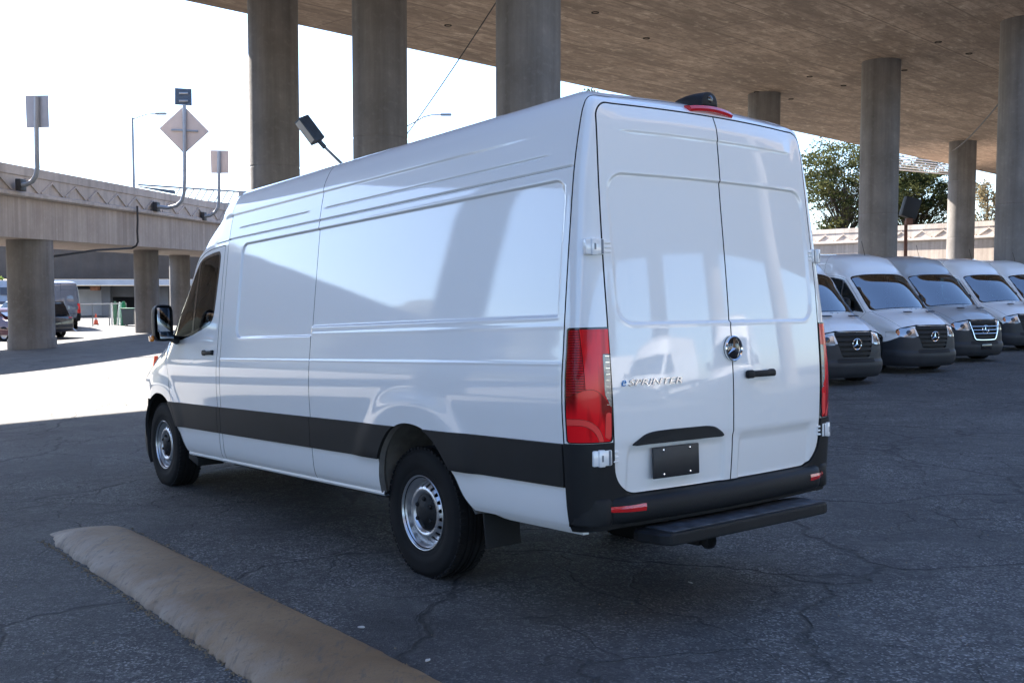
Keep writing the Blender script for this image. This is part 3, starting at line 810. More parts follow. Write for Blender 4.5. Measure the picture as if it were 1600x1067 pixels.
        prof = [(-.062, .125, .92), (-.058, .133, 1.0), (-.02, .133, 1.0), (.04, .120, .93), (.085, .085, .75), (.10, .04, .4)]
        for x, w, k in prof:
            for q in range(24):
                a = 2*math.pi*q/24; ca, sa = math.cos(a), math.sin(a)
                e = .42; vs.append((x, w*abs(ca)**e*(1 if ca >= 0 else -1)*.60, .155*k*abs(sa)**e*(1 if sa >= 0 else -1)))
        for i in range(len(prof)-1):
            for q in range(24): fs.append((i*24+q, i*24+(q+1) % 24, (i+1)*24+(q+1) % 24, (i+1)*24+q))
        fs.append(tuple(range(5*24, 6*24))); m.add(vs, fs, True); m.build('mirror_housing', PLASTIC, mr)
        m = MB(); m.box((-.055, 0, .028), (.008, .135, .205), None, .003); mg = m.build('mirror_glass', MIRROR, mr)
        mg.rotation_euler = (0, 0, sg*.16)
        m = MB(); m.box((-.055, 0, -.112), (.008, .13, .060), None, .003); mg = m.build('wide_angle_glass', MIRROR, mr); mg.rotation_euler = (0, .15, sg*.25)
        m = MB(); m.box((.02, sg*.082, -.13), (.07, .03, .05), None, .01); m.build('turn_signal', ORANGE, mr)
        m = MB(); m.tube([(.02, -sg*.06, -.11), (.10, -sg*.15, -.14), (.24, -sg*.225, -.15)], [.035, .035, .04], 10); m.build('mirror_arm', PLASTIC, mr)
    # top of the cab: roof, windscreen, bonnet
    wsc = lambda sm: rrect(sm.A[:, 0], sm.A[:, 1]*.84, 3.50, 4.205, -.79, .79, .06)
    wf, tops = split(top, wsc, .0005)
    ws, wf2 = split(wf, lambda sm: wsc(sm)+.02, .0003)
    bon, roofF = split(tops, lambda sm: 4.235-sm.A[:, 0], .003)
    bonW, bonC = split(bon, lambda sm: -(sm.A[:, 1]-.93), .003)
    front_parts = {}
    P_('windscreen', join(ws, mirror(ws)), SCREEN, root, 0); P_('screen_surround', join(offset(wf2, .001), mirror(offset(wf2, .001))), GLOSSBLK, root, .01)
    P_('cab_roof', join(roofF, mirror(roofF)), WHITE, root, .03)
    big, small = (bonW, bonC) if len(bonW.F) > len(bonC.F) else (bonC, bonW)
    P_('bonnet', join(big, mirror(big)), WHITE, root, .03)
    for g in ((lambda s: s), mirror): P_('wing_top', g(small), WHITE, root, .03)
    for sg in (1, -1):
        m = MB(); m.box((4.83-.02, sg*.32, 1.417), (.06, .22, .012), Matrix.Rotation(.22, 3, 'Y'), .004); m.build('bonnet_vent', PLASTIC, root)
        m = MB(); m.tube([(4.66, sg*.05, 1.462), (4.50, sg*.42, 1.475), (4.30, sg*.70, 1.47)], .009, 6); m.build('wiper', PLASTIC, root)
    # --- nose
    fa = fascia_surface()
    gr = [(-.46, 1.125), (.46, 1.125), (.47, 1.08), (.335, .70), (.30, .66), (-.30, .66), (-.335, .70), (-.47, 1.08)]
    hl = smooth_poly([(.50, 1.075), (.62, 1.09), (.76, 1.082), (.872, 1.072), (.87, 1.05), (.835, .96), (.79, .91), (.66, .885), (.475, .895), (.485, .98)], 3)
    grille_s = lambda sm: poly_sdf(sm.A[:, 0], sm.A[:, 1], gr)
    head_s = lambda sm: poly_sdf(sm.A[:, 0], sm.A[:, 1], hl)
    gri, rest = split(fa, grille_s, .002); hea, rest = split(rest, head_s, .002)
    bl = lambda sm: sm.A[:, 1]-pchip([0, .50, .70, .84, .95, 1.05, 1.2, 1.5, 1.6], [1.10, .905, .895, .90, .86, .82, .78, .76, .76], sm.A[:, 2])
    bmp, cor = split(rest, bl, .001)
    P_('front_bumper', join(bmp, mirror(bmp)), NOSEPL, root, .03)
    for g in ((lambda s: s), mirror):
        P_('nose_panel', g(cor), WHITE, root, .02)
        h = P_('headlight', g(offset(hea, .004)), CLEAR, root, .03)
        dark = clip(offset(hea, .006), np.hypot((offset(hea, .006).A[:, 0]-.63)/.06, (offset(hea, .006).A[:, 1]-.99)/.05)-1, False)
        P_('headlight_bulb', g(dark), GLOSSBLK, h, .004)
        mk = clip(offset(hea, .006), np.hypot((hea.A[:, 0]-.82)/.025, (hea.A[:, 1]-.99-.9*(hea.A[:, 0]-.82))/.06)-1, False)
        if len(mk.F): P_('side_marker', g(mk), ORANGE, h, .004)
    back = offset(gri, -.03); P_('grille_back', join(back, mirror(back)), DARK, root, 0)
    for k, z in enumerate((1.085, .99, .90, .81, .725)):
        b = clip(clip(offset(gri, .004), gri.A[:, 1]-(z-.026), True), clip(gri, gri.A[:, 1]-(z-.026), True).A[:, 1]-(z+.026), False)
        if len(b.F): P_('grille_slat', join(b, mirror(b)), PLASTIC, root, .03)
    fx = float(5.315-.035)
    star_emblem(root, Matrix.Translation((fx+.005, 0, .905)) @ FRNT @ Matrix.Rotation(0, 4, 'Z'), .105, 'grille_star', None)
    it = clip(offset(fa, .004), rrect(fa.A[:, 0], fa.A[:, 1], -.44, .44, .555, .635, .03), False); P_('lower_intake', join(it, mirror(it)), DARK, root, .01)
    # --- cab interior
    m = MB(); m.box((2.80, 0, 1.35), (.03, 1.76, 1.5)); m.build('cab_partition', TRIMIN, root)
    m = MB(); m.box((3.55, 0, .80), (1.5, 1.7, .1)); m.build('cab_floor', DARK, root)
    m = MB(); m.box((4.15, 0, 1.20), (.55, 1.6, .30), Matrix.Rotation(.2, 3, 'Y'), .06); m.build('dashboard', SEATM, root)
    for sg in (1, -1):
        m = MB(); m.box((3.32, sg*.46, 1.02), (.50, .50, .16), Matrix.Rotation(-.08, 3, 'Y'), .05); m.box((3.05, sg*.46, 1.40), (.15, .48, .66), Matrix.Rotation(-.16, 3, 'Y'), .05); m.box((2.99, sg*.46, 1.84), (.09, .27, .20), None, .04)
        m.build('cab_seat', SEATM, root)
    m = MB(); 
    pts = [Vector((3.78+.05*math.sin(a), .46+.19*math.cos(a), 1.40+.18*math.sin(a))) for a in np.linspace(0, 2*math.pi, 25)]
    m.tube(pts, .016, 8, False); m.build('steering_wheel', GLOSSBLK, root)
    m = MB(); m.box((3.86, 0, 2.0), (.02, .24, .07), None, .01); m.build('cab_mirror', GLOSSBLK, root)
    # wheels
    for x, z in ((0, .375), (FRONT_AX, ZF)):
        for sg in (1, -1): wheel('wheel', root, (x, sg*.812, z), sg < 0, STEEL)
    return root
van = thing('delivery_van', 'large white high-roof panel van parked in the foreground, seen from its rear left corner', 'van')
van.matrix_world = VAN_M
build_van(van)
# ------------------------------------------------------------------ ground
def asphalt():
    t = NT('worn_asphalt'); v = t.co()
    big = t.noise(v, .22, 5, .6); mid = t.noise(v, 1.7, 6, .62, .3); fine = t.noise(v, 34, 4, .75); coarse = t.noise(v, 11, 4, .65)
    agg = t.n('TexVoronoi', {'Vector': v, 'Scale': 95.0}, feature='F1')
    sp = t.n('SeparateColor', {0: agg.outputs['Color']})
    spk = t.ramp(sp.outputs[0], [(.0, 0), (.80, 0), (.84, .6), (1, 1)])
    col = t.mix(t.ramp(big, [(.34, 0), (.64, 1)]), (.036, .036, .037), (.098, .096, .094))
    col = t.mix(t.ramp(mid, [(.35, 0), (.7, .5)]), col, (.12, .116, .11))
    col = t.mix(t.ramp(fine, [(.40, .85), (.58, 0)]), col, (.018, .018, .019))
    col = t.mix(t.ramp(coarse, [(.5, 0), (.72, .5)]), col, (.17, .165, .158))
    col = t.mix(t.ramp(coarse, [(.28, .6), (.46, 0)]), col, (.024, .024, .025))
    col = t.mix(t.math('MULTIPLY', t.math('MULTIPLY', spk, t.ramp(mid, [(.35, .2), (.65, 1)])), .9), col, (.36, .35, .335))
    sx = t.n('SeparateXYZ', {0: v}); ln = t.math('SUBTRACT', t.math('MULTIPLY', sx.outputs[1], .95), sx.outputs[0])
    lot = t.ramp(t.math('ADD', t.math('MULTIPLY', ln, .02), t.math('MULTIPLY', big, .25)), [(.40, 0), (.56, 1)])
    col = t.mix(t.math('MULTIPLY', lot, .22), col, (.17, .155, .135))
    pm = t.ramp(t.noise(t.co((1, 1, 1), loc=(11, 4, 0)), .42, 3, .5, .5), [(.50, 0), (.55, 1)])
    col = t.mix(t.math('MULTIPLY', pm, .35), col, (.055, .054, .053))
    pm2 = t.ramp(t.noise(t.co((1, 1, 1), loc=(2, 9, 0)), .8, 5, .65, .6), [(.56, 0), (.68, 1)])
    col = t.mix(t.math('MULTIPLY', pm2, .45), col, (.125, .12, .112))
    # dark oil and tyre patches
    oil = t.ramp(t.noise(t.co((1, 1, 1), loc=(3, 1, 0)), .55, 5, .6, .8), [(.56, 0), (.72, .75)])
    col = t.mix(oil, col, (.030, .030, .032))
    # long cracks
    wob = t.n('TexNoise', {'Vector': v, 'Scale': .9, 'Detail': 4.0}).outputs['Color']
    vm = t.n('VectorMath', {0: v, 1: wob}, operation='ADD').outputs[0]
    cr = t.n('TexVoronoi', {'Vector': vm, 'Scale': .42}, feature='DISTANCE_TO_EDGE').outputs[0]
    cr2 = t.n('TexVoronoi', {'Vector': vm, 'Scale': 1.25}, feature='DISTANCE_TO_EDGE').outputs[0]
    ms = t.ramp(t.noise(v, .30, 3), [(.42, 0), (.56, 1)])
    jag = t.math('MULTIPLY', t.noise(v, 9, 3), .006)
    c1 = t.ramp(t.math('SUBTRACT', cr, jag), [(.0, 1), (.0015, 1), (.006, 0)])
    c2 = t.math('MULTIPLY', t.ramp(t.math('SUBTRACT', cr2, jag), [(.0, 1), (.002, 1), (.009, 0)]), ms)
    crk = t.math('MAXIMUM', t.math('MULTIPLY', c1, .65), t.math('MULTIPLY', c2, .6))
    col = t.mix(crk, col, (.014, .014, .015))
    h = t.math('ADD', t.math('MULTIPLY', agg.outputs[0], .35), t.math('MULTIPLY', t.noise(v, 14, 4), .6))
    h = t.math('SUBTRACT', h, t.math('MULTIPLY', crk, 1.4))
    return t.bsdf(col, t.ramp(fine, [(.3, .68), (.7, .88)]), t.bump(h, 1.0, .016))
ASPH = asphalt()
def spaced(lo, hi, near, step, grow):
    out = [near]; s = step
    x = near
    while x < hi: x += s; s *= grow; out.append(min(x, hi))
    x = near; s = step
    while x > lo: x -= s; s *= grow; out.insert(0, max(x, lo))
    return out
gx = spaced(-420, 420, 0, .5, 1.06); gy = spaced(-200, 700, 8, .5, 1.06)
vs = [(x, y, gz(x, y)) for y in gy for x in gx]; nxg = len(gx)
fs = [(j*nxg+i, j*nxg+i+1, (j+1)*nxg+i+1, (j+1)*nxg+i) for j in range(len(gy)-1) for i in range(nxg-1)]
m = MB(); m.add(vs, fs, True); g = m.build('ground', ASPH); tag(g, kind='structure')

# ------------------------------------------------------------------ concrete
def concrete(name, c0, c1, streak=.5, form=0.0, dirt=(.09, .08, .07), boards=False):
    t = NT(name); v = t.co()
    col = t.mix(t.ramp(t.noise(v, .6, 6, .62), [(.3, 0), (.7, 1)]), c0, c1)
    st = t.noise(t.co((2.2, 2.2, .09)), 1.4, 5, .6)
    col = t.mix(t.math('MULTIPLY', t.ramp(st, [(.45, 0), (.72, 1)]), streak), col, dirt)
    col = t.mix(t.math('MULTIPLY', t.ramp(t.noise(v, 7, 4), [(.55, 0), (.75, 1)]), .25), col, tuple(x*1.35 for x in c1))
    pit = t.noise(v, 55, 3, .6)
    h = t.math('ADD', t.math('MULTIPLY', pit, .3), t.math('MULTIPLY', t.noise(v, 5, 4), .7))
    if boards:
        br = t.n('TexBrick', {'Vector': t.co((1, 1, 1)), 'Color1': (.35, .35, .35, 1), 'Color2': (.75, .75, .75, 1), 'Mortar': (0, 0, 0, 1), 'Scale': 1.0, 'Mortar Size': .045, 'Brick Width': 4.88, 'Row Height': 2.44, 'Mortar Smooth': .4}, offset=.5)
        b2 = t.n('TexBrick', {'Vector': t.co((1, 1, 1), loc=(.3, .1, 0)), 'Color1': (.05, .05, .05, 1), 'Color2': (1, 1, 1, 1), 'Mortar': (0, 0, 0, 1), 'Scale': 1.0, 'Mortar Size': .02, 'Brick Width': 2.44, 'Row Height': .40, 'Mortar Smooth': .3}, offset=.37)
        bs = t.n('SeparateColor', {0: br.outputs[0]}).outputs[0]; b2s = t.n('SeparateColor', {0: b2.outputs[0]}).outputs[0]
        col = t.mix(t.math('MULTIPLY', bs, .45), tuple(x*.60 for x in c0), col) if False else t.mix(t.ramp(bs, [(0, .95), (.2, .55), (.8, .0)]), col, tuple(x*.45 for x in c0))
        col = t.mix(t.ramp(b2s, [(0.1, .75), (.35, .42), (.8, 0)]), col, tuple(x*.55 for x in c0))
        col = t.mix(t.math('MULTIPLY', t.ramp(t.noise(t.co((.30, .8, 1)), .8, 8, .74), [(.40, 0), (.64, 1)]), .75), col, tuple(x*.34 for x in c0))
        col = t.mix(t.ramp(t.noise(t.co((1.2, 3.4, 1)), 1.6, 7, .75), [(.38, .7), (.55, 0)]), col, tuple(x*.40 for x in c0))
        col = t.mix(t.ramp(t.noise(t.co((.9, 2.2, 1), loc=(7, 3, 0)), 1.3, 6, .7), [(.55, 0), (.72, .55)]), col, tuple(min(.8, x*1.45) for x in c1))
        h = t.math('ADD', h, t.math('ADD', t.math('MULTIPLY', b2s, .9), t.math('MULTIPLY', bs, .8)))
    if form:
        wv = t.noise(t.co((form, form, .03)), 3.0, 3, .7)
        col = t.mix(t.ramp(wv, [(.35, .45), (.6, 0)]), col, tuple(x*.66 for x in c0))
        h = t.math('ADD', h, t.math('MULTIPLY', wv, 1.2))
    return t.bsdf(col, .88, t.bump(h, .5, .02))
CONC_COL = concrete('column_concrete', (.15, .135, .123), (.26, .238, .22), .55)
CONC_DECK = concrete('soffit_concrete', (.44, .32, .23), (.58, .45, .34), .0, boards=True)
CONC_RAMP = concrete('ramp_concrete', (.40, .325, .27), (.52, .44, .375), .32, form=2.0)
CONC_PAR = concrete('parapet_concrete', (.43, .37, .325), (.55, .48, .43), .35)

DECK_Z = 10.3
EU = Vector((.6927, .7212, 0)); EV = Vector((.7212, -.6927, 0)); E0 = Vector((-10.3, 32.5, 0))
deck = thing('overpass_deck', 'wide concrete overpass deck with board-marked underside overhead', 'overpass', (E0.x, E0.y, DECK_Z), math.atan2(EU.y, EU.x))
D2 = E0+EV*40
deck2 = thing('overpass_deck', 'second overpass deck behind and right of the camera, mirrored in the rear doors', 'overpass', (D2.x, D2.y, DECK_Z), math.atan2(EU.y, EU.x))
# local x along the road, local -y across (towards the camera side)
m = MB()
prof = [(0, .0), (0.0, .9), (-.25, 1.0), (-.25, 2.0), (.05, 2.0), (.05, 1.3), (20.4, 1.3), (20.4, 2.0), (20.7, 2.0), (20.7, .9), (20.5, .0)]
us = list(np.linspace(-130, 170, 61)); n = len(prof); vs = []
for u in us: vs += [(u, -p, z) for p, z in prof]
fs = [(i*n+k, i*n+(k+1) % n, (i+1)*n+(k+1) % n, (i+1)*n+k) for i in range(len(us)-1) for k in range(n)]
m.add(vs, fs); sl_ = m.build('deck_slab', CONC_DECK, deck); ob('deck_slab', sl_.data, None, deck2)
HOLE = simple('drain_dark', (.012, .011, .010), .9)
for px, py in [(1265, 120), (1318, 134), (1236, 155), (1466, 66), (1514, 84), (1365, 95), (1413, 110), (1182, 144), (1533, 265), (700, 40), (1010, 60), (930, 20)]:
    d = px_ray(px, py); p = Vector((0, 0, EYE))+d*((DECK_Z-EYE)/d.z)
    lp = Matrix.Rotation(-math.atan2(EU.y, EU.x), 4, 'Z') @ (Vector((p.x, p.y, DECK_Z))-Vector((E0.x, E0.y, DECK_Z)))
    m = MB(); m.lathe([(.13, 0.02), (.13, -.02), (.10, -.022), (.10, .0), (0, .002)], 'z', 14); o = m.build('drain_hole', HOLE, deck); o.location = lp

def column(px, Y, D, top, label, joints=(), base=0.0, x=None, z_low=None):
    p = at(px, 440, Y) if x is None else Vector((x, Y, 0))
    zb = gz(p.x, p.y)-.3; r = D/2; H = top-zb
    prof = [(r*1.0, 0)]
    if base: prof = [(r*1.06, 0), (r*1.06, base+.3), (r, base+.36)]
    for j in sorted(joints):
        h = j-zb; prof += [(r, h-.03), (r*.985, h-.018), (r*.985, h+.018), (r, h+.03)]
    prof += [(r, H-.8), (r, H)]
    # break the plain cylinder: many rings so that the surface can wander a little
    dense = []
    for (r0, h0), (r1, h1) in zip(prof[:-1], prof[1:]):
        k = max(1, int((h1-h0)/.6))
        dense += [(r0+(r1-r0)*i/k, h0+(h1-h0)*i/k) for i in range(k)]
    dense.append(prof[-1])
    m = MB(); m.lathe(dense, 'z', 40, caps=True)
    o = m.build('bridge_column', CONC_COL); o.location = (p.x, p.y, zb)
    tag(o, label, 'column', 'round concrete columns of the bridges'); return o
zat = lambda px, py, Y: at(px, py, Y).z
column(432, 31.5, 1.5, DECK_Z+.1, 'round concrete column rising left of the floodlight, leftmost of three behind the big van roof', (zat(432, 262, 31.5),))
column(596, 28.5, 1.5, DECK_Z+.1, 'round concrete column just right of the floodlight, middle of three behind the big van roof', (zat(596, 217, 28.5),))
column(825, 24.0, 1.5, DECK_Z+.1, 'widest grey round column behind the big van roof, rightmost of three', ())
column(1190, 48.6, 1.5, DECK_Z+.1, 'round column whose top shows just above the rear roof edge of the big van')
column(1370, 41.5, 1.5, DECK_Z+.1, 'round column in front of the leafy tree, behind the parked vans', (zat(1370, 335, 41.5),))
column(1499, 65, 1.62, DECK_Z+.1, 'round column standing between the leafy tree and the far right column', (zat(1499, 283, 65), zat(1499, 372, 65)))
column(1592, 35, 1.6, DECK_Z+.1, 'large round column at the right edge above the last parked vans', (zat(1592, 320, 35),))
column(0, 12.4, 1.5, DECK_Z+.1, 'concrete column of the overpass outside the frame on the left', (), x=-21.6)
for k, (x, y) in enumerate([(24, 9.5), (26.5, 3.8), (29, -2.0), (31.5, -8)]):
    column(0, y, 1.5, DECK_Z+.1, 'column of the second overpass outside the frame on the right, '+['farthest', 'second farthest', 'second nearest', 'nearest'][k]+' of four', (), x=x)

# ------------------------------------------------------------------ ramp bridges with zigzag parapets
def ramp_bridge(name, label, path, ztop, zbot, width, side, zig=(0, 999), mat_p=CONC_PAR):
    """path: plan points of the near fascia; side=+1 bridge body lies left of the path direction"""
    root = thing(name, label, 'bridge', (path[0][0], path[0][1], 0)); o0 = Vector((path[0][0], path[0][1], 0))
    P = [Vector((x, y, 0)) for x, y in path]
    s = [0.0]
    for a, b in zip(P[:-1], P[1:]): s.append(s[-1]+(b-a).length)
    L = s[-1]
    def pos(t):
        t = max(0, min(L, t)); k = max(0, min(len(P)-2, int(np.searchsorted(s, t))-1)); q = (t-s[k])/max(1e-6, s[k+1]-s[k])
        return P[k].lerp(P[k+1], q)
    def nor(t):
        d = (pos(t+1.0)-pos(t-1.0)); d.normalize(); return Vector((-d.y, d.x, 0))*side       # towards the body
    T = np.arange(0, L+.01, 1.0)
    def sweep(prof, mat, nm):
        vs, fs = [], []; n = len(prof)
        for t in T:
            p, q = pos(t)-o0, nor(t)
            vs += [p+q*a+Vector((0, 0, z)) for a, z in prof]
        fs = [(i*n+k, i*n+(k+1) % n, (i+1)*n+(k+1) % n, (i+1)*n+k) for i in range(len(T)-1) for k in range(n)]
        fs += [tuple(range(n)), tuple((len(T)-1)*n+k for k in range(n))[::-1]]
        mm = MB(); mm.add(vs, fs); return mm.build(nm, mat, root)
    zc = ztop-1.02                      # cornice level
    sweep([(.12, zbot), (width-.12, zbot), (width-.12, zc-.12), (.12, zc-.12)], CONC_RAMP, 'girder')
    sweep([(.0, zc-.118), (-.10, zc-.06), (-.10, zc+.06), (.0, zc+.09), (width, zc+.09), (width+.1, zc+.06), (width+.1, zc-.06), (width, zc-.118)], mat_p, 'cornice')
    par = sweep([(.06, zc+.092), (.06, ztop-.36), (.02, ztop-.33), (.02, ztop), (.32, ztop), (.32, zc+.092)], mat_p, 'parapet')
    sweep([(width-.32, zc+.092), (width-.32, ztop), (width-.02, ztop), (width-.02, zc+.092)], mat_p, 'parapet')
    zl, zh = zc+.10, ztop-.40; step = 1.66
    def zigbar(t0, z0, t1, z1):
        mm = MB(); a, b = pos(t0)-o0, pos(t1)-o0; na = nor((t0+t1)/2)
        d = Vector((0, 0, .085))
        vv = []
        for p, z in ((a, z0), (b, z1)):
            for off in (.058, .0):
                for dz in (-.04, .04): vv.append(p+na*off+Vector((0, 0, z+dz)))
        mm.add(vv, [(0, 1, 3, 2), (4, 6, 7, 5), (0, 4, 5, 1), (2, 3, 7, 6), (1, 5, 7, 3), (0, 2, 6, 4)]); mm.build('zigzag_rib', mat_p, par)
    t = zig[0]
    while t+step < min(L, zig[1]):
        zigbar(t+.10, zl+.04, t+step/2, zh-.04); zigbar(t+step/2, zh-.04, t+step-.10, zl+.04); t += step
    return root, pos, nor
RDIR = Vector((.119, .993, 0))
arc = []
cx_, cy_, rr_ = -18-15*.993, 36+15*.119, 15
for a in range(-90, 1, 10):
    th = R_(a)+math.atan2(-.119, .993)+0; arc.append((cx_+rr_*math.cos(th), cy_+rr_*math.sin(th)))
lead = [(-90, arc[0][1]-2), (-60, arc[0][1]-1)]
path_l = lead+arc+[(-18+RDIR.x*d, 36+RDIR.y*d+0*d) for d in (4, 10, 20)]+[(-15.1, 62), (-11.5, 74), (-5, 87), (5, 99)]
RZT, RZB = 5.72, 3.12
ramp, rpos, rnor = ramp_bridge('ramp_bridge', 'curving concrete ramp bridge with zigzag parapet at left', path_l, RZT, RZB, 6.3, 1, (45, 118))
column(48, 39.5, 1.66, RZB+.05, 'thick round column under the ramp bridge at the left edge, stained at its base', (), .35)
column(229, 52, 1.2, RZB+.05, 'slimmer round column under the ramp bridge beside the green bundles')
column(281, 62, 1.2, RZB+.05, 'round column under the ramp bridge just left of the big van windscreen')
path_r = [(2, 112), (12, 95), (20, 83), (26, 74), (31, 66), (38, 54), (46, 42), (56, 28)]
ramp2, r2pos, r2nor = ramp_bridge('ramp_bridge', 'far concrete ramp bridge behind the parked vans and the right columns', path_r, 5.45, 2.55, 9, 1, (15, 60))

def depth_on_ramp(px):
    best = None
    for d in np.arange(-2, 24, .05):
        x, y = -18+RDIR.x*d, 36+RDIR.y*d
        e = abs(800+F_PX*x/(y*math.cos(PITCH)+.0)-px)
        if best is None or e < best[0]: best = (e, y)
    return best[1]
PIPE = simple('dark_conduit', (.03, .03, .032), .6)
GALV = simple('galvanised_steel', (.30, .32, .34), .5, metallic=.4, vary=.15, vscale=2)
SIGNB = simple('sign_back_grey', (.36, .38, .42), .55, metallic=.2, vary=.12, vscale=1.5)
SIGNT = simple('sign_back_tan', (.56, .45, .38), .6, vary=.08, vscale=1.5)
SIGND = simple('sign_back_dark', (.05, .07, .10), .5, vary=.3, vscale=6)
def sign(label, bx, by, ptsx, panels):
    Y = depth_on_ramp(bx)-.35
    o0 = at(bx, by, Y); root = thing('road_sign', label, 'sign', o0, 0, 'signs on bent posts along the ramp parapet')
    m = MB(); m.tube([at(x, y, Y)-o0 for x, y in ptsx], .085, 12); m.build('post', GALV, root)
    m = MB(); a = at(bx-3, by, Y)-o0; m.box(a+Vector((0, .12, 0)), (.20, .45, .42), None, .02); m.build('bracket', PIPE, root)
    for poly, mat, stiff in panels:
        q = [at(x, y, Y+.10)-o0 for x, y in poly]; n = len(q); off = Vector((0, -.02, 0))
        m = MB(); m.add([v+Vector((0, -.0, 0)) for v in q]+[v-Vector((0, .03, 0)) for v in q], [tuple(range(n)), tuple(range(n, 2*n))[::-1]]+[(k, (k+1) % n, n+(k+1) % n, n+k) for k in range(n)])
        pn = m.build('sign_panel', mat, root)
        for sa, sb in stiff:
            m = MB(); A_, B_ = at(*sa, Y+.03)-o0, at(*sb, Y+.03)-o0; m.tube([A_, B_], .05, 6); m.build('stiffener', GALV, pn)
    return root
# posts stand in front of the panels seen from here: their backs face the camera
def sign_post_front(label, bx, by, ptsx, panels): return sign(label, bx, by, ptsx, panels)
sign('grey rectangular sign back on a bent post, leftmost on the ramp parapet', 33, 289, [(33, 289), (41, 288.5), (50, 284), (56, 275), (58.5, 262), (57.5, 240), (57, 200), (57, 152)],
     [([(40, 150), (75.5, 149.5), (77, 199.5), (42, 200)], SIGNB, [((59.5, 152), (60, 198))])])
sign('tan diamond sign back with a small dark square plate above it, on a bent post', 246, 323, [(246, 323), (262, 325), (276, 321.5), (284, 314), (287.5, 303), (288.5, 280), (288.5, 230), (288, 164)],
     [([(287.5, 166), (327, 206), (288, 241), (249, 201)], SIGNT, [((268, 203.5), (309, 205.5))]), ([(273.5, 138), (299.5, 139.5), (300, 165.5), (273.5, 164)], SIGND, [((280, 146), (294, 146)), ((280, 158), (294, 158))])])
sign('small square tan and grey sign back on a thin bent post beside the big van', 320, 338, [(320, 338), (328, 337), (336, 332), (341, 324), (342, 312), (342, 237)],
     [([(329, 235), (357, 235.5), (357.5, 271), (330, 271)], SIGNT, [((343.5, 238), (344, 269))])])
# conduit on the ramp face
PIPE = simple('dark_conduit', (.03, .03, .032), .6)
Yc_ = depth_on_ramp(214)-.25
m = MB(); m.tube([at(x, y, Yc_) for x, y in [(214.5, 322), (215, 345), (214.5, 362), (215.5, 378), (213, 384), (206, 388)]], .045, 8); o = m.build('drain_pipe', PIPE); tag(o, 'dark drain pipe running down the face of the left ramp bridge', 'pipe')
m = MB(); m.tube([at(x, y, Y) for x, y, Y in [(206, 388, Yc_), (150, 391, 43), (82, 401, 41)]], .045, 8); o = m.build('conduit', PIPE); tag(o, 'dark conduit under the ramp bridge leading to the thick column', 'pipe')

# ------------------------------------------------------------------ lamps, wires, gantry
LAMPG = simple('lamp_grey', (.20, .22, .25), .5, metallic=.3)
def cobra(label, px, ytop, armpts, Y, base=True):
    o0 = at(px, ytop, Y); zb = gz(o0.x, o0.y)
    root = thing('street_lamp', label, 'street lamp', (o0.x, o0.y, zb)); b = Vector((o0.x, o0.y, zb))
    m = MB(); m.tube([(0, 0, 0), (0, 0, (o0.z-zb)*.5), (0, 0, o0.z-zb)], [.13, .10, .07], 10); m.build('pole', LAMPG, root)
    pts = [at(x, y, Y)-b for x, y in armpts]; m = MB(); m.tube(pts, .04, 8); m.build('arm', LAMPG, root)
    e = pts[-1]; m = MB(); m.box(e+Vector((.2, 0, 0)), (.75, .28, .16), None, .06); m.build('lamp_head', LAMPG, root)
cobra('slender street lamp standing behind the left ramp between two signs', 207, 184, [(207, 187), (218, 182.5), (229, 179), (240, 178), (247, 178)], 70)
cobra('street lamp whose curved arm shows right of the middle column', 633, 198, [(633, 199), (648, 191), (662, 183), (674, 180), (692, 179.5)], 68)
fo = at(546, 268, 24); zb = gz(fo.x, fo.y)
root = thing('floodlight', 'dark box floodlight on a slanting arm above the big van roof', 'floodlight', (fo.x, fo.y, zb)); b = Vector((fo.x, fo.y, zb))
m = MB(); m.tube([(0, 0, 0), fo-b], [.07, .05], 10); m.build('pole', LAMPG, root)
m = MB(); m.tube([fo-b, at(530, 252, 24)-b, at(502, 225, 24)-b], [.045, .035, .03], 8); m.build('arm', LAMPG, root)
m = MB(); m.tube([at(508, 231, 24)-b, at(499, 221, 24)-b], .055, 8); m.build('knuckle', SIGND, root)
c = at(484, 203.5, 24)-b; ax = (at(497, 222, 24)-at(470, 186, 24)); ln = ax.length; ax.normalize()
rot = ax.to_track_quat('Z', 'Y').to_matrix()
tilt = Matrix.Rotation(R_(38), 3, 'Z')
m = MB(); m.box(c, (.34, .22, ln), rot @ tilt, .02); hd = m.build('lamp_housing', SIGND, root)
m = MB(); m.box(c+rot @ tilt @ Vector((-.175, 0, 0)), (.012, .17, ln*.86), rot @ tilt, .004); m.build('lamp_lens', simple('flood_glass', (.42, .43, .44), .25, coat=.5), hd)
def wire(label, a, b, r, name='overhead_wire', sag=.0):
    pts = []
    for t in np.linspace(0, 1, 13):
        p = a.lerp(b, t); p.z -= sag*4*t*(1-t); pts.append(p)
    m = MB(); m.tube(pts, r, 6); o = m.build(name, PIPE); tag(o, label, 'wire')
wire('thin dark wire slanting from the widest column down to the middle column', at(776, 3, 25.0), at(600, 258, 33), .016, sag=.1)
wire('thin dark wire slanting under the deck at right to the far column', at(1566, 155, 36), at(1488, 236, 64), .03, sag=.2)
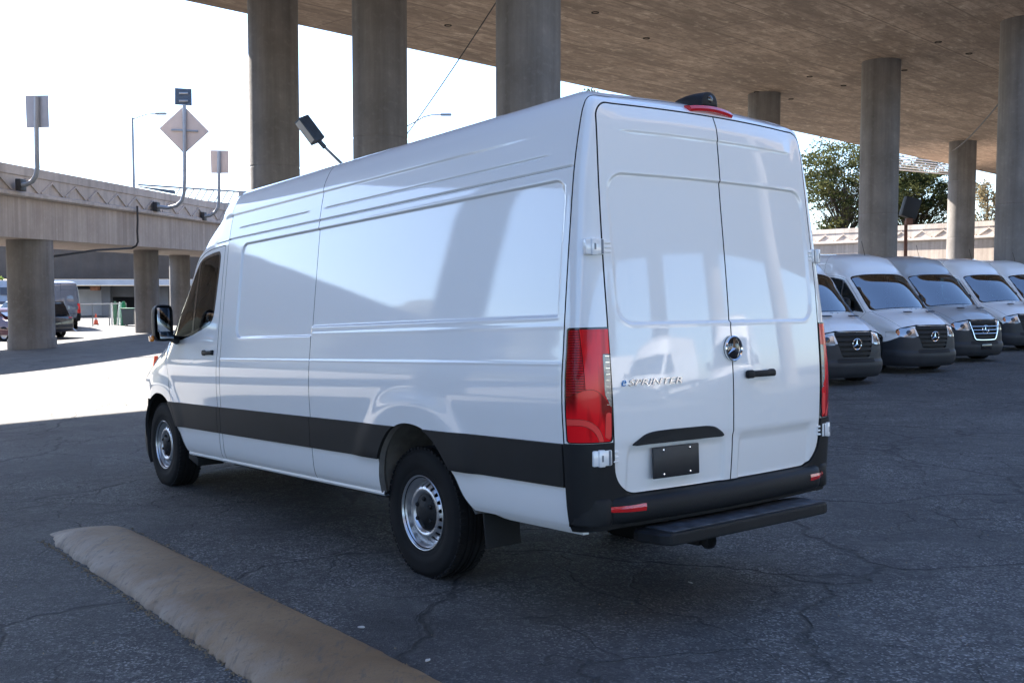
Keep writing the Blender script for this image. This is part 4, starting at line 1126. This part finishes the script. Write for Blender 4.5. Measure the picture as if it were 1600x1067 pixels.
# sign gantry truss beyond the ramp
gt = thing('sign_gantry', 'steel lattice sign gantry beyond the left ramp parapet', 'gantry', at(300, 440, 72)); b = gt.location.copy()
for Yd in (72, 73.2):
    for (x0, y0, x1, y1) in ((216, 289, 400, 301.5), (216, 303, 400, 324)):
        m = MB(); m.tube([at(x0, y0, Yd)-b, at(x1, y1, Yd)-b], .07, 6); m.build('chord', LAMPG, gt)
for k in range(12):
    x0 = 272+k*10.5; x1 = x0+10.5; y = lambda x, lo: (303+(x-216)*.114) if lo else (289+(x-216)*.068)
    m = MB(); m.tube([at(x0, y(x0, 1), 72)-b, at(x1, y(x1, 0), 72)-b], .045, 5); m.build('brace', LAMPG, gt)
m = MB(); m.tube([at(378, y(378, 0), 72.6)-b, at(378, 520, 72.6)-b], .25, 10); m.build('gantry_leg', LAMPG, gt)
q = [at(217, 291, 71.6)-b, at(272, 297.5, 71.6)-b, at(272, 303.5, 71.6)-b, at(217, 292.5, 71.6)-b]
m = MB(); m.add(q+[v+Vector((0, .3, 0)) for v in q], [(0, 1, 2, 3), (7, 6, 5, 4), (0, 4, 5, 1), (1, 5, 6, 2), (2, 6, 7, 3), (3, 7, 4, 0)]); m.build('catwalk', SIGND, gt)
# rusty pole with a dark lamp box by the right columns
po = at(1415, 440, 46); zb = gz(po.x, po.y); root = thing('floodlight', 'dark floodlight box on a rusty brown pole behind the parked vans', 'floodlight', (po.x, po.y, zb)); b = Vector((po.x, po.y, zb))
m = MB(); m.tube([(0, 0, 0), at(1415.5, 345, 46)-b], [.085, .075], 10); m.build('pole', simple('rust', (.16, .065, .04), .8, vary=.4, vscale=4), root)
c = at(1422, 325, 46)-b; m = MB(); m.box(c, (.70, .42, .9), Matrix.Rotation(.28, 3, 'Y'), .05); m.build('lamp_housing', simple('lamp_charcoal', (.018, .019, .022), .7), root)
m = MB(); m.box(c+Vector((-.1, -.18, -.62)), (.3, .2, .3), None, .03); m.build('bracket', simple('rust', (.16, .065, .04)), root)
# steel canopy frame beyond the trees
fr = thing('steel_frame', 'pale steel slat frame high behind the right tree under the deck edge', 'frame', at(1440, 258, 80)); b = fr.location.copy()
for k in range(6):
    m = MB(); a0 = at(1393+k*1.5, 244+k*4.2, 80-k*.9)-b; a1 = at(1482+k*1.0, 255+k*3.6, 84-k*.9)-b; m.tube([a0, a1], .055, 5); m.build('slat', simple('pale_steel', (.5, .5, .5), .5), fr)

# ------------------------------------------------------------------ trees and hill
def leaf_material(name, c0, c1):
    t = NT(name); v = t.co()
    oi = t.n('TexVoronoi', {'Vector': v, 'Scale': 1.4}).outputs['Color']; f = t.n('SeparateColor', {0: oi}).outputs[0]
    col = t.mix(f, c0, c1)
    d = t.n('BsdfDiffuse', {0: col}); tr = t.n('BsdfTranslucent', {0: col}); mx = t.n('MixShader', {0: .35, 1: d.outputs[0], 2: tr.outputs[0]})
    t.t.links.new(mx.outputs[0], t.out.inputs[0]); return t.m
LEAF1 = leaf_material('leaf_green', (.032, .045, .020), (.105, .105, .042)); LEAF2 = leaf_material('leaf_dry', (.14, .12, .07), (.26, .20, .11)); LEAF3 = leaf_material('leaf_bright', (.12, .20, .04), (.25, .32, .08))
BARK = simple('bark', (.07, .055, .045), .9, vary=.3, vscale=3, bump=.5, bscale=30)
def tree(label, base, H, rx, rz, cz, nclump, nleaf, leaf, seed, size=.28, group='trees behind the bridges', droop=.0):
    rng = random.Random(seed); root = thing('tree', label, 'tree', base, 0, group)
    m = MB(); top = Vector((0, 0, cz+rz*.3))
    m.tube([(0, 0, -.3), (.1, .05, H*.2), (0.05, .1, H*.42), top], [.42*H/16, .33*H/16, .24*H/16, .06], 10)
    clumps = []
    for k in range(nclump):
        while True:
            d = Vector((rng.uniform(-1, 1), rng.uniform(-1, 1), rng.uniform(-1, 1)))
            if .45 < d.length < 1: break
        r = d.length; d = d*(.55+.45*r)
        c = Vector((d.x*rx, d.y*rx, cz+d.z*rz)); clumps.append(c)
        st = Vector((0.05, .1, H*.25+rng.random()*(max(.1, c.z-H*.25))*.6))
        mid = st.lerp(c, .5)+Vector((0, 0, .25)); m.tube([st, mid, c], [.055*H/16, .035*H/16, .012], 5, False)
    m.build('trunk', BARK, root)
    vs, fs = [], []
    for c in clumps:
        cr = rng.uniform(.45, 1.0)*rx*.15
        for k in range(nleaf):
            p = c+Vector((rng.gauss(0, cr), rng.gauss(0, cr), rng.gauss(0, cr*.42)-droop*rng.random()))
            a = Vector((rng.gauss(0, 1), rng.gauss(0, 1), rng.gauss(0, .6))).normalized(); b = a.cross(Vector((rng.gauss(0, 1), rng.gauss(0, 1), rng.gauss(0, 1)))).normalized()
            s = size*rng.uniform(.6, 1.2); i = len(vs)
            vs += [p-a*s*.5, p+b*s*.22, p+a*s*.5, p-b*s*.22]; fs.append((i, i+1, i+2, i+3))
    me = bpy.data.meshes.new('crown'); me.from_pydata(vs, [], fs); me.update(); ob('crown', me, leaf, root)
def tree_px(label, px, ytop, ybot, wpx, Y, nclump, nleaf, leaf, seed, size=.3, droop=0):
    b = at(px, 440, Y); zb = gz(b.x, b.y); zt = at(px, ytop, Y).z-zb; zl = at(px, ybot, Y).z-zb
    tree(label, (b.x, b.y, zb), zt, wpx*Y/F_PX/2, (zt-zl)/2, (zt+zl)/2, nclump, nleaf, leaf, seed, size, droop=droop)
tree_px('airy green tree left of the column behind the parked vans', 1316, 208, 375, 168, 96, 150, 95, LEAF1, 3, .34)
tree_px('dense dark tree between the two slimmer right columns', 1425, 242, 378, 140, 100, 130, 140, LEAF1, 5, .36)
tree_px('thin dry tree by the right edge beyond the far ramp', 1540, 262, 372, 90, 105, 40, 50, LEAF2, 8, .45, 1.2)
tree_px('tall tree whose tip peeps over the rear roof of the big van', 940, 134, 330, 110, 100, 60, 60, LEAF1, 11, .5)
tree_px('bright green tree behind the parked cars at the left edge', 1, 428, 470, 30, 95, 14, 60, LEAF3, 12, .4)
# wooded hill on the left, outside the frame, mirrored in the van's side
vs, fs = [], []; nh = 90
for i in range(nh):
    a = R_(-34-i*1.15)
    hgt = (20+5.0*math.sin(i*.13)+2.2*math.sin(i*.41+1)+1.2*math.sin(i*1.1)+.6*math.sin(i*2.7))*float(sstep(0, 14, i))
    for d, k in ((88, 0), (104, .45), (122, .8), (140, 1.0), (170, .9), (230, 0)):
        vs.append((d*math.sin(a), d*math.cos(a), -2.5+hgt*k+(.6*math.sin(i*1.9+d) if 0 < k else 0)))
for i in range(nh-1):
    for k in range(5): fs.append((i*6+k, i*6+k+1, (i+1)*6+k+1, (i+1)*6+k))
m = MB(); m.add(vs, fs, True); o = m.build('hill', simple('hill_scrub', (.075, .08, .05), .95, vary=.5, vscale=.12)); tag(o, kind='structure')

# ------------------------------------------------------------------ painted asphalt bump
def bump_mat():
    t = NT('worn_yellow_bump'); v = t.co()
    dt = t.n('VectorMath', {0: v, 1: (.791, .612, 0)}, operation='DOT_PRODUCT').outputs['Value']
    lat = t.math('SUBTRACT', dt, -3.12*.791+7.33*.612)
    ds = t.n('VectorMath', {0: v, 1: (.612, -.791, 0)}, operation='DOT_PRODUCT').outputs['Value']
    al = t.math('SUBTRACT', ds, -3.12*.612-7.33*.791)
    w = t.noise(v, 1.6, 6, .65, .4); f2 = t.noise(v, 70, 4, .7)
    col = t.mix(t.ramp(w, [(.35, 0), (.65, 1)]), (.185, .105, .045), (.275, .172, .085))
    # sky sheen painted pale on the left flank; worn pale at the far end
    wear_sheen = t.math('ADD', t.math('MULTIPLY', lat, -1.6), t.math('ADD', t.math('MULTIPLY', al, -.10), t.math('MULTIPLY', t.noise(v, 3.5, 6, .7), 1.1)))
    col = t.mix(t.ramp(wear_sheen, [(.46, 0), (.95, .62)]), col, (.30, .27, .24))
    sc = t.noise(t.co((14, 2.2, 1), rot=(0, 0, -.66)), 2.0, 5, .7, .3)
    col = t.mix(t.ramp(sc, [(.54, 0), (.68, .65)]), col, (.085, .07, .06))
    pit = t.noise(v, 24, 5, .75); col = t.mix(t.ramp(pit, [(.30, .7), (.44, 0)]), col, (.07, .055, .045))
    h = t.math('ADD', t.math('MULTIPLY', pit, .5), t.math('MULTIPLY', f2, .5))
    return t.bsdf(col, .62, t.bump(h, .45, .008))
bd = Vector((.612, -.791, 0)); bn = Vector((.791, .612, 0)); b0 = Vector((-3.15, 7.36, 0))
vs, fs = [], []; ns, nl = 260, 36; rb = random.Random(4)
eL = [0.0]; eR = [0.0]
for i in range(ns): eL.append(eL[-1]*.55+rb.gauss(0, .006)); eR.append(eR[-1]*.6+rb.gauss(0, .003))
for i in range(ns):
    s = i/(ns-1)*7.6; e = float(sstep(0, .42, s)); wd = .27+.035*min(1, s/3.5)
    taper = (.80+.20*float(sstep(0, .5, s)))
    for j in range(nl):
        l = -1+2*j/(nl-1); off = l*wd*taper+(eL[i]*max(0, -l)**6+eR[i]*max(0, l)**6)*1.2
        p = b0+bd*(s+(-.06*(1-l*l) if i == 0 else 0))+bn*off
        hh = .088*(1-abs(l)**2.6)**.75*(.12+.88*e)*(1+.02*math.sin(s*1.7+1))+rb.gauss(0, .0004)
        vs.append((p.x, p.y, gz(p.x, p.y)+hh-(.012 if abs(l) > .99 else 0)))
for i in range(ns-1):
    for j in range(nl-1): fs.append((i*nl+j, i*nl+j+1, (i+1)*nl+j+1, (i+1)*nl+j))
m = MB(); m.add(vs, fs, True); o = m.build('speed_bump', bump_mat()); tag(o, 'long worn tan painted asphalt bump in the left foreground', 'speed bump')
# crumbs of broken asphalt and grit
vs, fs = [], []
def crumb(p, s):
    i = len(vs); q = [Vector((rb.gauss(0, 1), rb.gauss(0, 1), rb.gauss(0, .6))).normalized()*s*rb.uniform(.6, 1.2) for _ in range(4)]
    c = [Vector((s, 0, -s*.3)), Vector((-s*.5, s*.8, -s*.3)), Vector((-s*.5, -s*.8, -s*.3)), Vector((0, 0, s*.7))]
    vs.extend([p+a+b*.4 for a, b in zip(c, q)]); fs.extend([(i, i+1, i+3), (i+1, i+2, i+3), (i+2, i, i+3), (i, i+2, i+1)])
for _ in range(900):
    s = rb.uniform(.2, 6.5); sd = -1 if rb.random() < .75 else 1
    p = b0+bd*s+bn*(sd*(.29+abs(rb.gauss(0, .02)))); crumb(Vector((p.x, p.y, gz(p.x, p.y)+.004)), rb.uniform(.003, .011))
for _ in range(700):
    x, y = rb.uniform(-5, 6), rb.uniform(3.6, 14); crumb(Vector((x, y, gz(x, y)+.003)), rb.uniform(.002, .007))
me = bpy.data.meshes.new('grit'); me.from_pydata(vs, [], fs); me.update(); o = ob('grit', me, simple('grit', (.22, .17, .11), .9, vary=.5, vscale=30)); tag(o, 'loose grit and crumbs on the asphalt beside the bump', 'grit', kind='stuff')
rb2 = random.Random(9)
for k, (px, py) in enumerate([(565, 982), (668, 1034), (1078, 912)]):
    d = px_ray(px, py); t = 5.0
    for _ in range(30): t = (gz(d.x*t, d.y*t)-EYE)/d.z
    p = Vector((0, 0, EYE))+d*t; n = 7
    poly = [((.011+.012*rb2.random())*math.cos(2*math.pi*i/n), (.004+.006*rb2.random())*math.sin(2*math.pi*i/n)) for i in range(n)]
    m = MB(); m.prism(poly, .001, .006, Matrix.Rotation(.3, 4, 'X')); o = m.build('litter_scrap', simple('paper_scrap', (.6, .57, .52), .8)); o.location = p+Vector((0, 0, .006)); o.rotation_euler = (0, 0, k*1.1)
    tag(o, ['tiny pale paper scrap by the right edge of the bump, farther one', 'tiny pale paper scrap by the right edge of the bump, nearer one', 'tiny pale scrap on the asphalt behind the rear step'][k], 'litter')

# ------------------------------------------------------------------ parked vans
index_children()
SKIP = ('rear_step', 'lettering', 'camera_pod', 'number_plate', 'lamp_bar', 'reflector', 'rear_axle', 'inner_arch_wall', 'rear_handle', 'star_emblem', 'hinge', 'lens_rib', 'brake_light')
PAINTED = ('roof_panel', 'side_panel', 'sill_panel', 'rear_door', 'corner_panel', 'cab_door', 'front_wing', 'cab_roof', 'bonnet', 'wing_top', 'nose_panel', 'skirt_flange', 'sill_flange')
def parked(x, y, az, label, silver=False, chrome=False, coat=SILVER, grp='white and silver vans parked in a row'):
    c = copy_tree(van, None, SKIP); h = R_(az); c.name = 'delivery_van'
    d = Vector((math.sin(h), math.cos(h), 0)); fz = gz(x+d.x*FRONT_AX, y+d.y*FRONT_AX)+ZF*0; rz = gz(x, y)
    pitch = math.atan2((rz-fz)+(ZF-.375), FRONT_AX)
    M = Matrix.Translation((x, y, rz)) @ Matrix.Rotation(math.atan2(d.y, d.x), 4, 'Z') @ Matrix.Rotation(pitch, 4, 'Y')
    c.matrix_world = M; tag(c, label, 'van', grp); 
    mine = [o for o in bpy.data.objects if o.parent == c]
    for o in mine:
        st = o.name.split('.')[0]
        if silver and st in PAINTED and o.type == 'MESH':
            o.material_slots[0].link = 'OBJECT'; o.material_slots[0].material = coat
    m = MB(); m.box((3.12, 0, 2.575), (.16, .05, .03), Matrix.Rotation(.45, 3, 'Y'), .01); m.tube([(3.12, 0, 2.59), (2.98, 0, 2.98)], .006, 5); m.build('antenna', PLASTIC, c)
    if chrome:
        for z, w_ in ((.985, .43), (.90, .40), (.815, .37)):
            m = MB(); m.tube([(5.315-.055*(y/.5)**2+.010-.09*max(0, z-.8), y, z) for y in np.linspace(-w_, w_, 15)], .011, 6); m.build('chrome_bar', CHROME, c)
        m = MB(); m.tube([(5.315-.055*(y/.5)**2+.008-.09*max(0, z-.8)-.02*(z > 1), y, z) for y, z in [(-.47, 1.10), (-.46, 1.06), (-.40, .86), (-.345, .71), (-.30, .67), (-.15, .662), (0, .66), (.15, .662), (.30, .67), (.345, .71), (.40, .86), (.46, 1.06), (.47, 1.10)]], .014, 6); m.build('chrome_frame', CHROME, c)
        m = MB(); m.box((5.345, 0, .50), (.012, .32, .13), None, .004); pl = m.build('dealer_plate', GLOSSBLK, c)
    return c
HD = 156.9
parked(4.42, 24.1, HD, 'white van with black grille parked nearest, half hidden behind the big van')
parked(6.96, 26.69, HD, 'white van with black grille, second in the parked row, bonnet fully in view')
parked(9.38, 29.6, HD, 'silver van with chrome grille bars, third in the parked row', True, True)
parked(12.45, 33.4, HD, 'white van right of the silver van, cut by the right edge')
parked(15.6, 37.2, HD, 'farthest white van of the row, only its roof and cab top showing')
for k, (x, y) in enumerate([(17.5, 5.5), (18.0, 1.5), (18.5, -2.5)]):
    parked(x, y, 262, ['white van outside the frame on the right, mirrored in the rear doors, farthest of three', 'white van outside the frame on the right, mirrored in the rear doors, middle of three', 'white van outside the frame on the right, mirrored in the rear doors, nearest of three'][k])
# ------------------------------------------------------------------ things under the left ramp
ORNG = simple('cone_orange', (.80, .10, .03), .5); WHT = simple('plain_white', (.75, .75, .75), .5)
def cone(label, px, py, Y):
    p = at(px, py, Y); z = gz(p.x, p.y); root = thing('traffic_cone', label, 'traffic cone', (p.x, p.y, z))
    m = MB(); m.box((0, 0, .02), (.27, .27, .04), None, .012); m.build('base', simple('cone_base', (.02, .02, .02), .7), root)
    m = MB(); m.lathe([(.145, .04), (.10, .28), (.055, .55), (.032, .70), (.0, .702)], 'z', 20); m.build('cone_body', ORNG, root)
    m = MB(); m.lathe([(.098, .32), (.076, .44)], 'z', 20); m.build('reflective_band', WHT, root)
cone('orange traffic cone standing beyond the nose of the big van', 244, 560, 19.5)
cone('orange traffic cone behind the wire fence under the ramp', 150, 500, 64)

def car(label, px, Y, az, col, length=4.6, H=1.7, suv=True, roofcol=None, name='parked_car', cat='car'):
    p = at(px, 470, Y); root = thing(name, label, cat, (p.x, p.y, gz(p.x, p.y)), math.pi/2-R_(az), 'cars parked under the left ramp')
    L = length/2; mat = paint('car_'+name+str(px), col)
    if suv: prof = [(-L, .45), (-L*1.0, .80), (-L*.985, 1.02), (-L*.93, 1.06), (-L*.84, H-.06), (-L*.76, H), (L*.05, H), (L*.22, H-.06), (L*.48, 1.08), (L*.90, .98), (L*.99, .80), (L, .45)]
    else: prof = [(-L, .42), (-L, .72), (-L*.96, .92), (-L*.62, .98), (-L*.36, H-.03), (-L*.22, H), (L*.10, H), (L*.22, H-.05), (L*.52, .96), (L*.92, .86), (L*.99, .70), (L, .42)]
    prof = prof+[(L*.95, .28), (-L*.95, .28)]
    pp = smooth_poly(prof, 3)
    vs, fs = [], []; n = len(pp)
    for y in (-.92, -.90, -.80, 0, .80, .90, .92):
        for x, z in pp:
            wz = 1-.22*max(0, z-.95)/(H-.95); e = 1 if abs(y) < .85 else (.97 if abs(y) < .91 else .93)
            vs.append((x*e, y*wz, .28+(z-.28)*(1 if abs(y) < .85 else (.985 if abs(y) < .91 else .96))))
    for j in range(6):
        for k in range(n): fs.append((j*n+k, j*n+(k+1) % n, (j+1)*n+(k+1) % n, (j+1)*n+k))
    fs += [tuple(range(n))[::-1], tuple(6*n+k for k in range(n))]
    m = MB(); m.add(vs, fs, True); m.build('body', mat, root)
    gl = simple('car_glass', (.015, .02, .03), .05, coat=1)
    for sg in (1, -1):
        m = MB(); z0, z1 = 1.05, H-.12; k0 = .92*(1-.22*(z0-.95)/(H-.95))*.97+.012; k1 = .92*(1-.22*(z1-.95)/(H-.95))*.97+.012
        xa, xb, xc, xd = (-L*.84, L*.36, L*.12, -L*.76) if suv else (-L*.52, L*.38, L*.14, -L*.30)
        m.add([(xa, sg*k0, z0), (xb, sg*k0, z0), (xc, sg*k1, z1), (xd, sg*k1, z1), (xa, sg*(k0-.03), z0), (xb, sg*(k0-.03), z0), (xc, sg*(k1-.03), z1), (xd, sg*(k1-.03), z1)], [(0, 1, 2, 3), (7, 6, 5, 4), (0, 4, 5, 1), (1, 5, 6, 2), (2, 6, 7, 3), (3, 7, 4, 0)]); m.build('side_window', gl, root)
        m = MB(); m.box((-L*.965, sg*.70, .92), (.14, .26, .17), None, .04); m.build('tail_light', REDS, root)
        for x in (-L*.62, L*.62):
            m = MB(); m.lathe([(.30, -.11), (.33, -.09), (.335, .09), (.31, .11), (.22, .11)], 'y', 24); w = m.build('wheel', RUBBER, root); w.location = (x, sg*.80, .335); w.rotation_euler = (0, 0, 0 if sg > 0 else math.pi)
            m = MB(); m.lathe([(.22, .105), (.20, .085), (.06, .10), (0, .10)], 'y', 20); m.build('hub', STEEL, w)
    m = MB(); zr = 1.12; w_ = .70
    x0, x1 = (-L*.945, -L*.845) if suv else (-L*.60, -L*.37)
    m.add([(x0-.01, -w_, zr), (x0-.01, w_, zr), (x1-.01, w_*.9, H-.10), (x1-.01, -w_*.9, H-.10), (x0+.05, -w_, zr), (x0+.05, w_, zr), (x1+.05, w_*.9, H-.10), (x1+.05, -w_*.9, H-.10)], [(0, 1, 2, 3), (7, 6, 5, 4), (0, 4, 5, 1), (1, 5, 6, 2), (2, 6, 7, 3), (3, 7, 4, 0)]); m.build('rear_window', gl, root)
    return root
car('dark sport utility car parked behind the thick left column', 38, 49, -62, (.012, .016, .03), 4.7, 1.72, True)
car('dark red car at the left edge behind the thick column', -8, 47, -70, (.10, .012, .02), 4.6, 1.45, False)
car('white car behind the red car at the left edge', -14, 53, -70, (.6, .6, .6), 4.6, 1.5, False)
pv = at(92, 470, 58); parked(pv.x, pv.y, -28, 'blue grey van parked by the wire fence under the left ramp', True, False, paint('blue_grey_paint', (.10, .13, .19)), 'cars parked under the left ramp')
# chain link fence
fr = at(81, 440, 61); root = thing('wire_fence', 'low chain link fence with pale top rail under the left ramp', 'fence', (fr.x, fr.y, gz(fr.x, fr.y))); b = root.location.copy()
fp = [(60, 60), (88, 60.5), (116.5, 61), (143.5, 61.5), (169.5, 62), (196, 62.5)]; FP = []
for px, Y in fp:
    p = at(px, 440, Y); p.z = gz(p.x, p.y); FP.append(p-b)
    m = MB(); m.tube([p-b, p-b+Vector((0, 0, 1.35))], .035, 8); m.build('fence_post', GALV, root)
PALE = simple('pale_rail', (.62, .62, .60), .5)
m = MB(); m.tube([p+Vector((0, 0, 1.33)) for p in FP], .04, 6); m.build('top_rail', PALE, root)
vs, fs = [], []
a_, b_ = FP[0], FP[-1]; Lf = (b_-a_).length; dv = (b_-a_)/Lf; H_ = 1.28
for k in range(int(Lf/.16)+9):
    for sg in (1, -1):
        t0 = k*.16-(H_ if sg > 0 else 0); t1 = t0+H_*sg if sg > 0 else t0-H_
        za, zb_ = 0.03, H_
        ta, tb = (k*.16-H_, k*.16) if sg > 0 else (k*.16, k*.16-H_)
        lo, hi = max(0, min(ta, tb)), min(Lf, max(ta, tb))
        if hi <= lo: continue
        zf_ = lambda t: za+(t-ta)/(tb-ta)*(zb_-za)
        p0, p1 = a_+dv*lo+Vector((0, 0, zf_(lo))), a_+dv*hi+Vector((0, 0, zf_(hi))); i = len(vs); w = Vector((0, 0, .006))
        vs += [p0-w, p1-w, p1+w, p0+w]; fs.append((i, i+1, i+2, i+3))
me = bpy.data.meshes.new('wire_mesh'); me.from_pydata(vs, [], fs); o = ob('wire_mesh', me, GALV, root); o['kind'] = 'stuff'
# shed with white roof edge beyond the fence
def boxpx(name, x0, x1, y0, y1, Y, depth, mat, root, b):
    a, c = at(x0, y1, Y), at(x1, y0, Y); m = MB(); m.box(Vector(((a.x+c.x)/2, Y+depth/2, (a.z+c.z)/2))-b, (abs(c.x-a.x), depth, abs(c.z-a.z))); return m.build(name, mat, root)
s0 = at(150, 440, 82); sh = thing('storage_shed', 'open dark storage shed with pale roof edge beyond the fence', 'shed', (s0.x, s0.y, gz(s0.x, s0.y))); b = sh.location.copy()
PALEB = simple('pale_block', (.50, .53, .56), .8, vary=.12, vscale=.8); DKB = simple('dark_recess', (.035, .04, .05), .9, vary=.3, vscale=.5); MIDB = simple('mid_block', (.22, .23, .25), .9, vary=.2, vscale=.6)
boxpx('roof', 40, 330, 436.5, 446, 80, 9, PALEB, sh, b)
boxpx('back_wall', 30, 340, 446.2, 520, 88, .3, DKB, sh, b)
boxpx('partition_wall', 122, 160, 452, 500, 84.5, .4, PALEB, sh, b)
boxpx('pillar', 159.5, 172, 446.2, 510, 83, .5, MIDB, sh, b)
boxpx('lintel', 173, 330, 446.2, 464, 84.2, .4, MIDB, sh, b)
boxpx('pillar', 92, 108, 446.2, 512, 83, .5, MIDB, sh, b)
boxpx('pillar', 250, 262, 446.2, 512, 83, .5, MIDB, sh, b)
o = boxpx('hanging_sign', 141, 156, 448, 454, 83.6, .15, simple('rosy_sign', (.55, .25, .16), .6, vary=.5, vscale=3), sh, b)
f0 = at(110, 440, 100); fb = thing('far_bridge', 'shaded far bridge girder seen under the left ramp above the shed', 'bridge', (f0.x, f0.y, gz(f0.x, f0.y))); b = fb.location.copy()
boxpx('girder', -260, 420, 384, 436, 100, 12, concrete('girder_shade_tone', (.085, .065, .05), (.13, .10, .08), .4), fb, b)  # girder concrete coloured dark to stand for the shade under the ramp
for px in (-60, 320): boxpx('pier', px, px+22, 436, 500, 104, 1.4, CONC_COL, fb, b)
w0 = at(-10, 440, 92); bl = thing('far_building', 'pale low building with window rows at the far left edge', 'building', (w0.x, w0.y, gz(w0.x, w0.y))); b = bl.location.copy()
boxpx('wall', -120, 45, 438, 530, 92, 6, simple('pale_wall', (.42, .47, .55), .8, vary=.1), bl, b)
for k in range(6):
    for r in range(2): boxpx('window', -88+k*22, -74+k*22, 449+r*22, 461+r*22, 91.9, .15, simple('far_glass', (.05, .08, .13), .1, coat=1), bl, b)
# green and white rolled bundles by the slimmer column
GRN = simple('green_tarp', (.02, .23, .10), .6, vary=.35, vscale=2); DGR = simple('dark_green_bin', (.015, .10, .05), .55, vary=.2, vscale=3)
def bundle(label, px, y0, y1, wpx, Y, mat, lean=0, name='rolled_bundle', cat='bundle', grp='green and white bundles under the ramp'):
    a, c = at(px, y1, Y), at(px+lean, y0, Y); a.z = gz(a.x, a.y); r = wpx*Y/F_PX/2
    m = MB(); pts = [a.lerp(c, t)-a for t in np.linspace(0, 1, 7)]; m.tube(pts, [r*.8, r, r*.94, r*1.05, r*.9, r*.96, r*.55], 10); o = m.build(name, mat); o.location = a; tag(o, label, cat, grp)
bundle('narrow white bundle leaning left of the dark green one', 175, 473, 505, 3.0, 63, WHT, -.5)
bundle('dark green rolled bundle standing behind the fence end', 180, 471, 505, 5.5, 63.4, DGR)
bundle('white bundle leaning right, between the two green ones', 184.5, 472, 507, 3.2, 62.6, WHT, 2.5)
bundle('bright green rolled bundle with bulging middle, right of the white ones', 193, 471, 506, 7, 62.4, GRN)
bundle('pale green thin pole bundle left of the bright green one', 189, 473, 507, 2.4, 62, simple('pale_green', (.3, .55, .42), .6))
p = at(203, 500, 61.5); root = thing('wheeled_bin', 'grey and green wheeled bin beside the slimmer column', 'bin', (p.x, p.y, gz(p.x, p.y)))
m = MB(); m.add([(-.30, -.3, .08), (.30, -.3, .08), (.30, .3, .08), (-.30, .3, .08), (-.38, -.38, 1.0), (.38, -.38, 1.0), (.38, .38, 1.0), (-.38, .38, 1.0)], [(0, 1, 2, 3), (4, 7, 6, 5), (0, 4, 5, 1), (1, 5, 6, 2), (2, 6, 7, 3), (3, 7, 4, 0)]); m.build('bin_body', simple('bin_grey', (.12, .14, .15), .6), root)
m = MB(); m.box((0, 0, 1.04), (.82, .82, .07), None, .02); m.build('lid', DGR, root)
for sg in (1, -1):
    m = MB(); m.lathe([(.09, -.03), (.10, 0), (.09, .03)], 'x', 14, (sg*.3, .32, .10), caps=True); m.build('wheel', RUBBER, root)
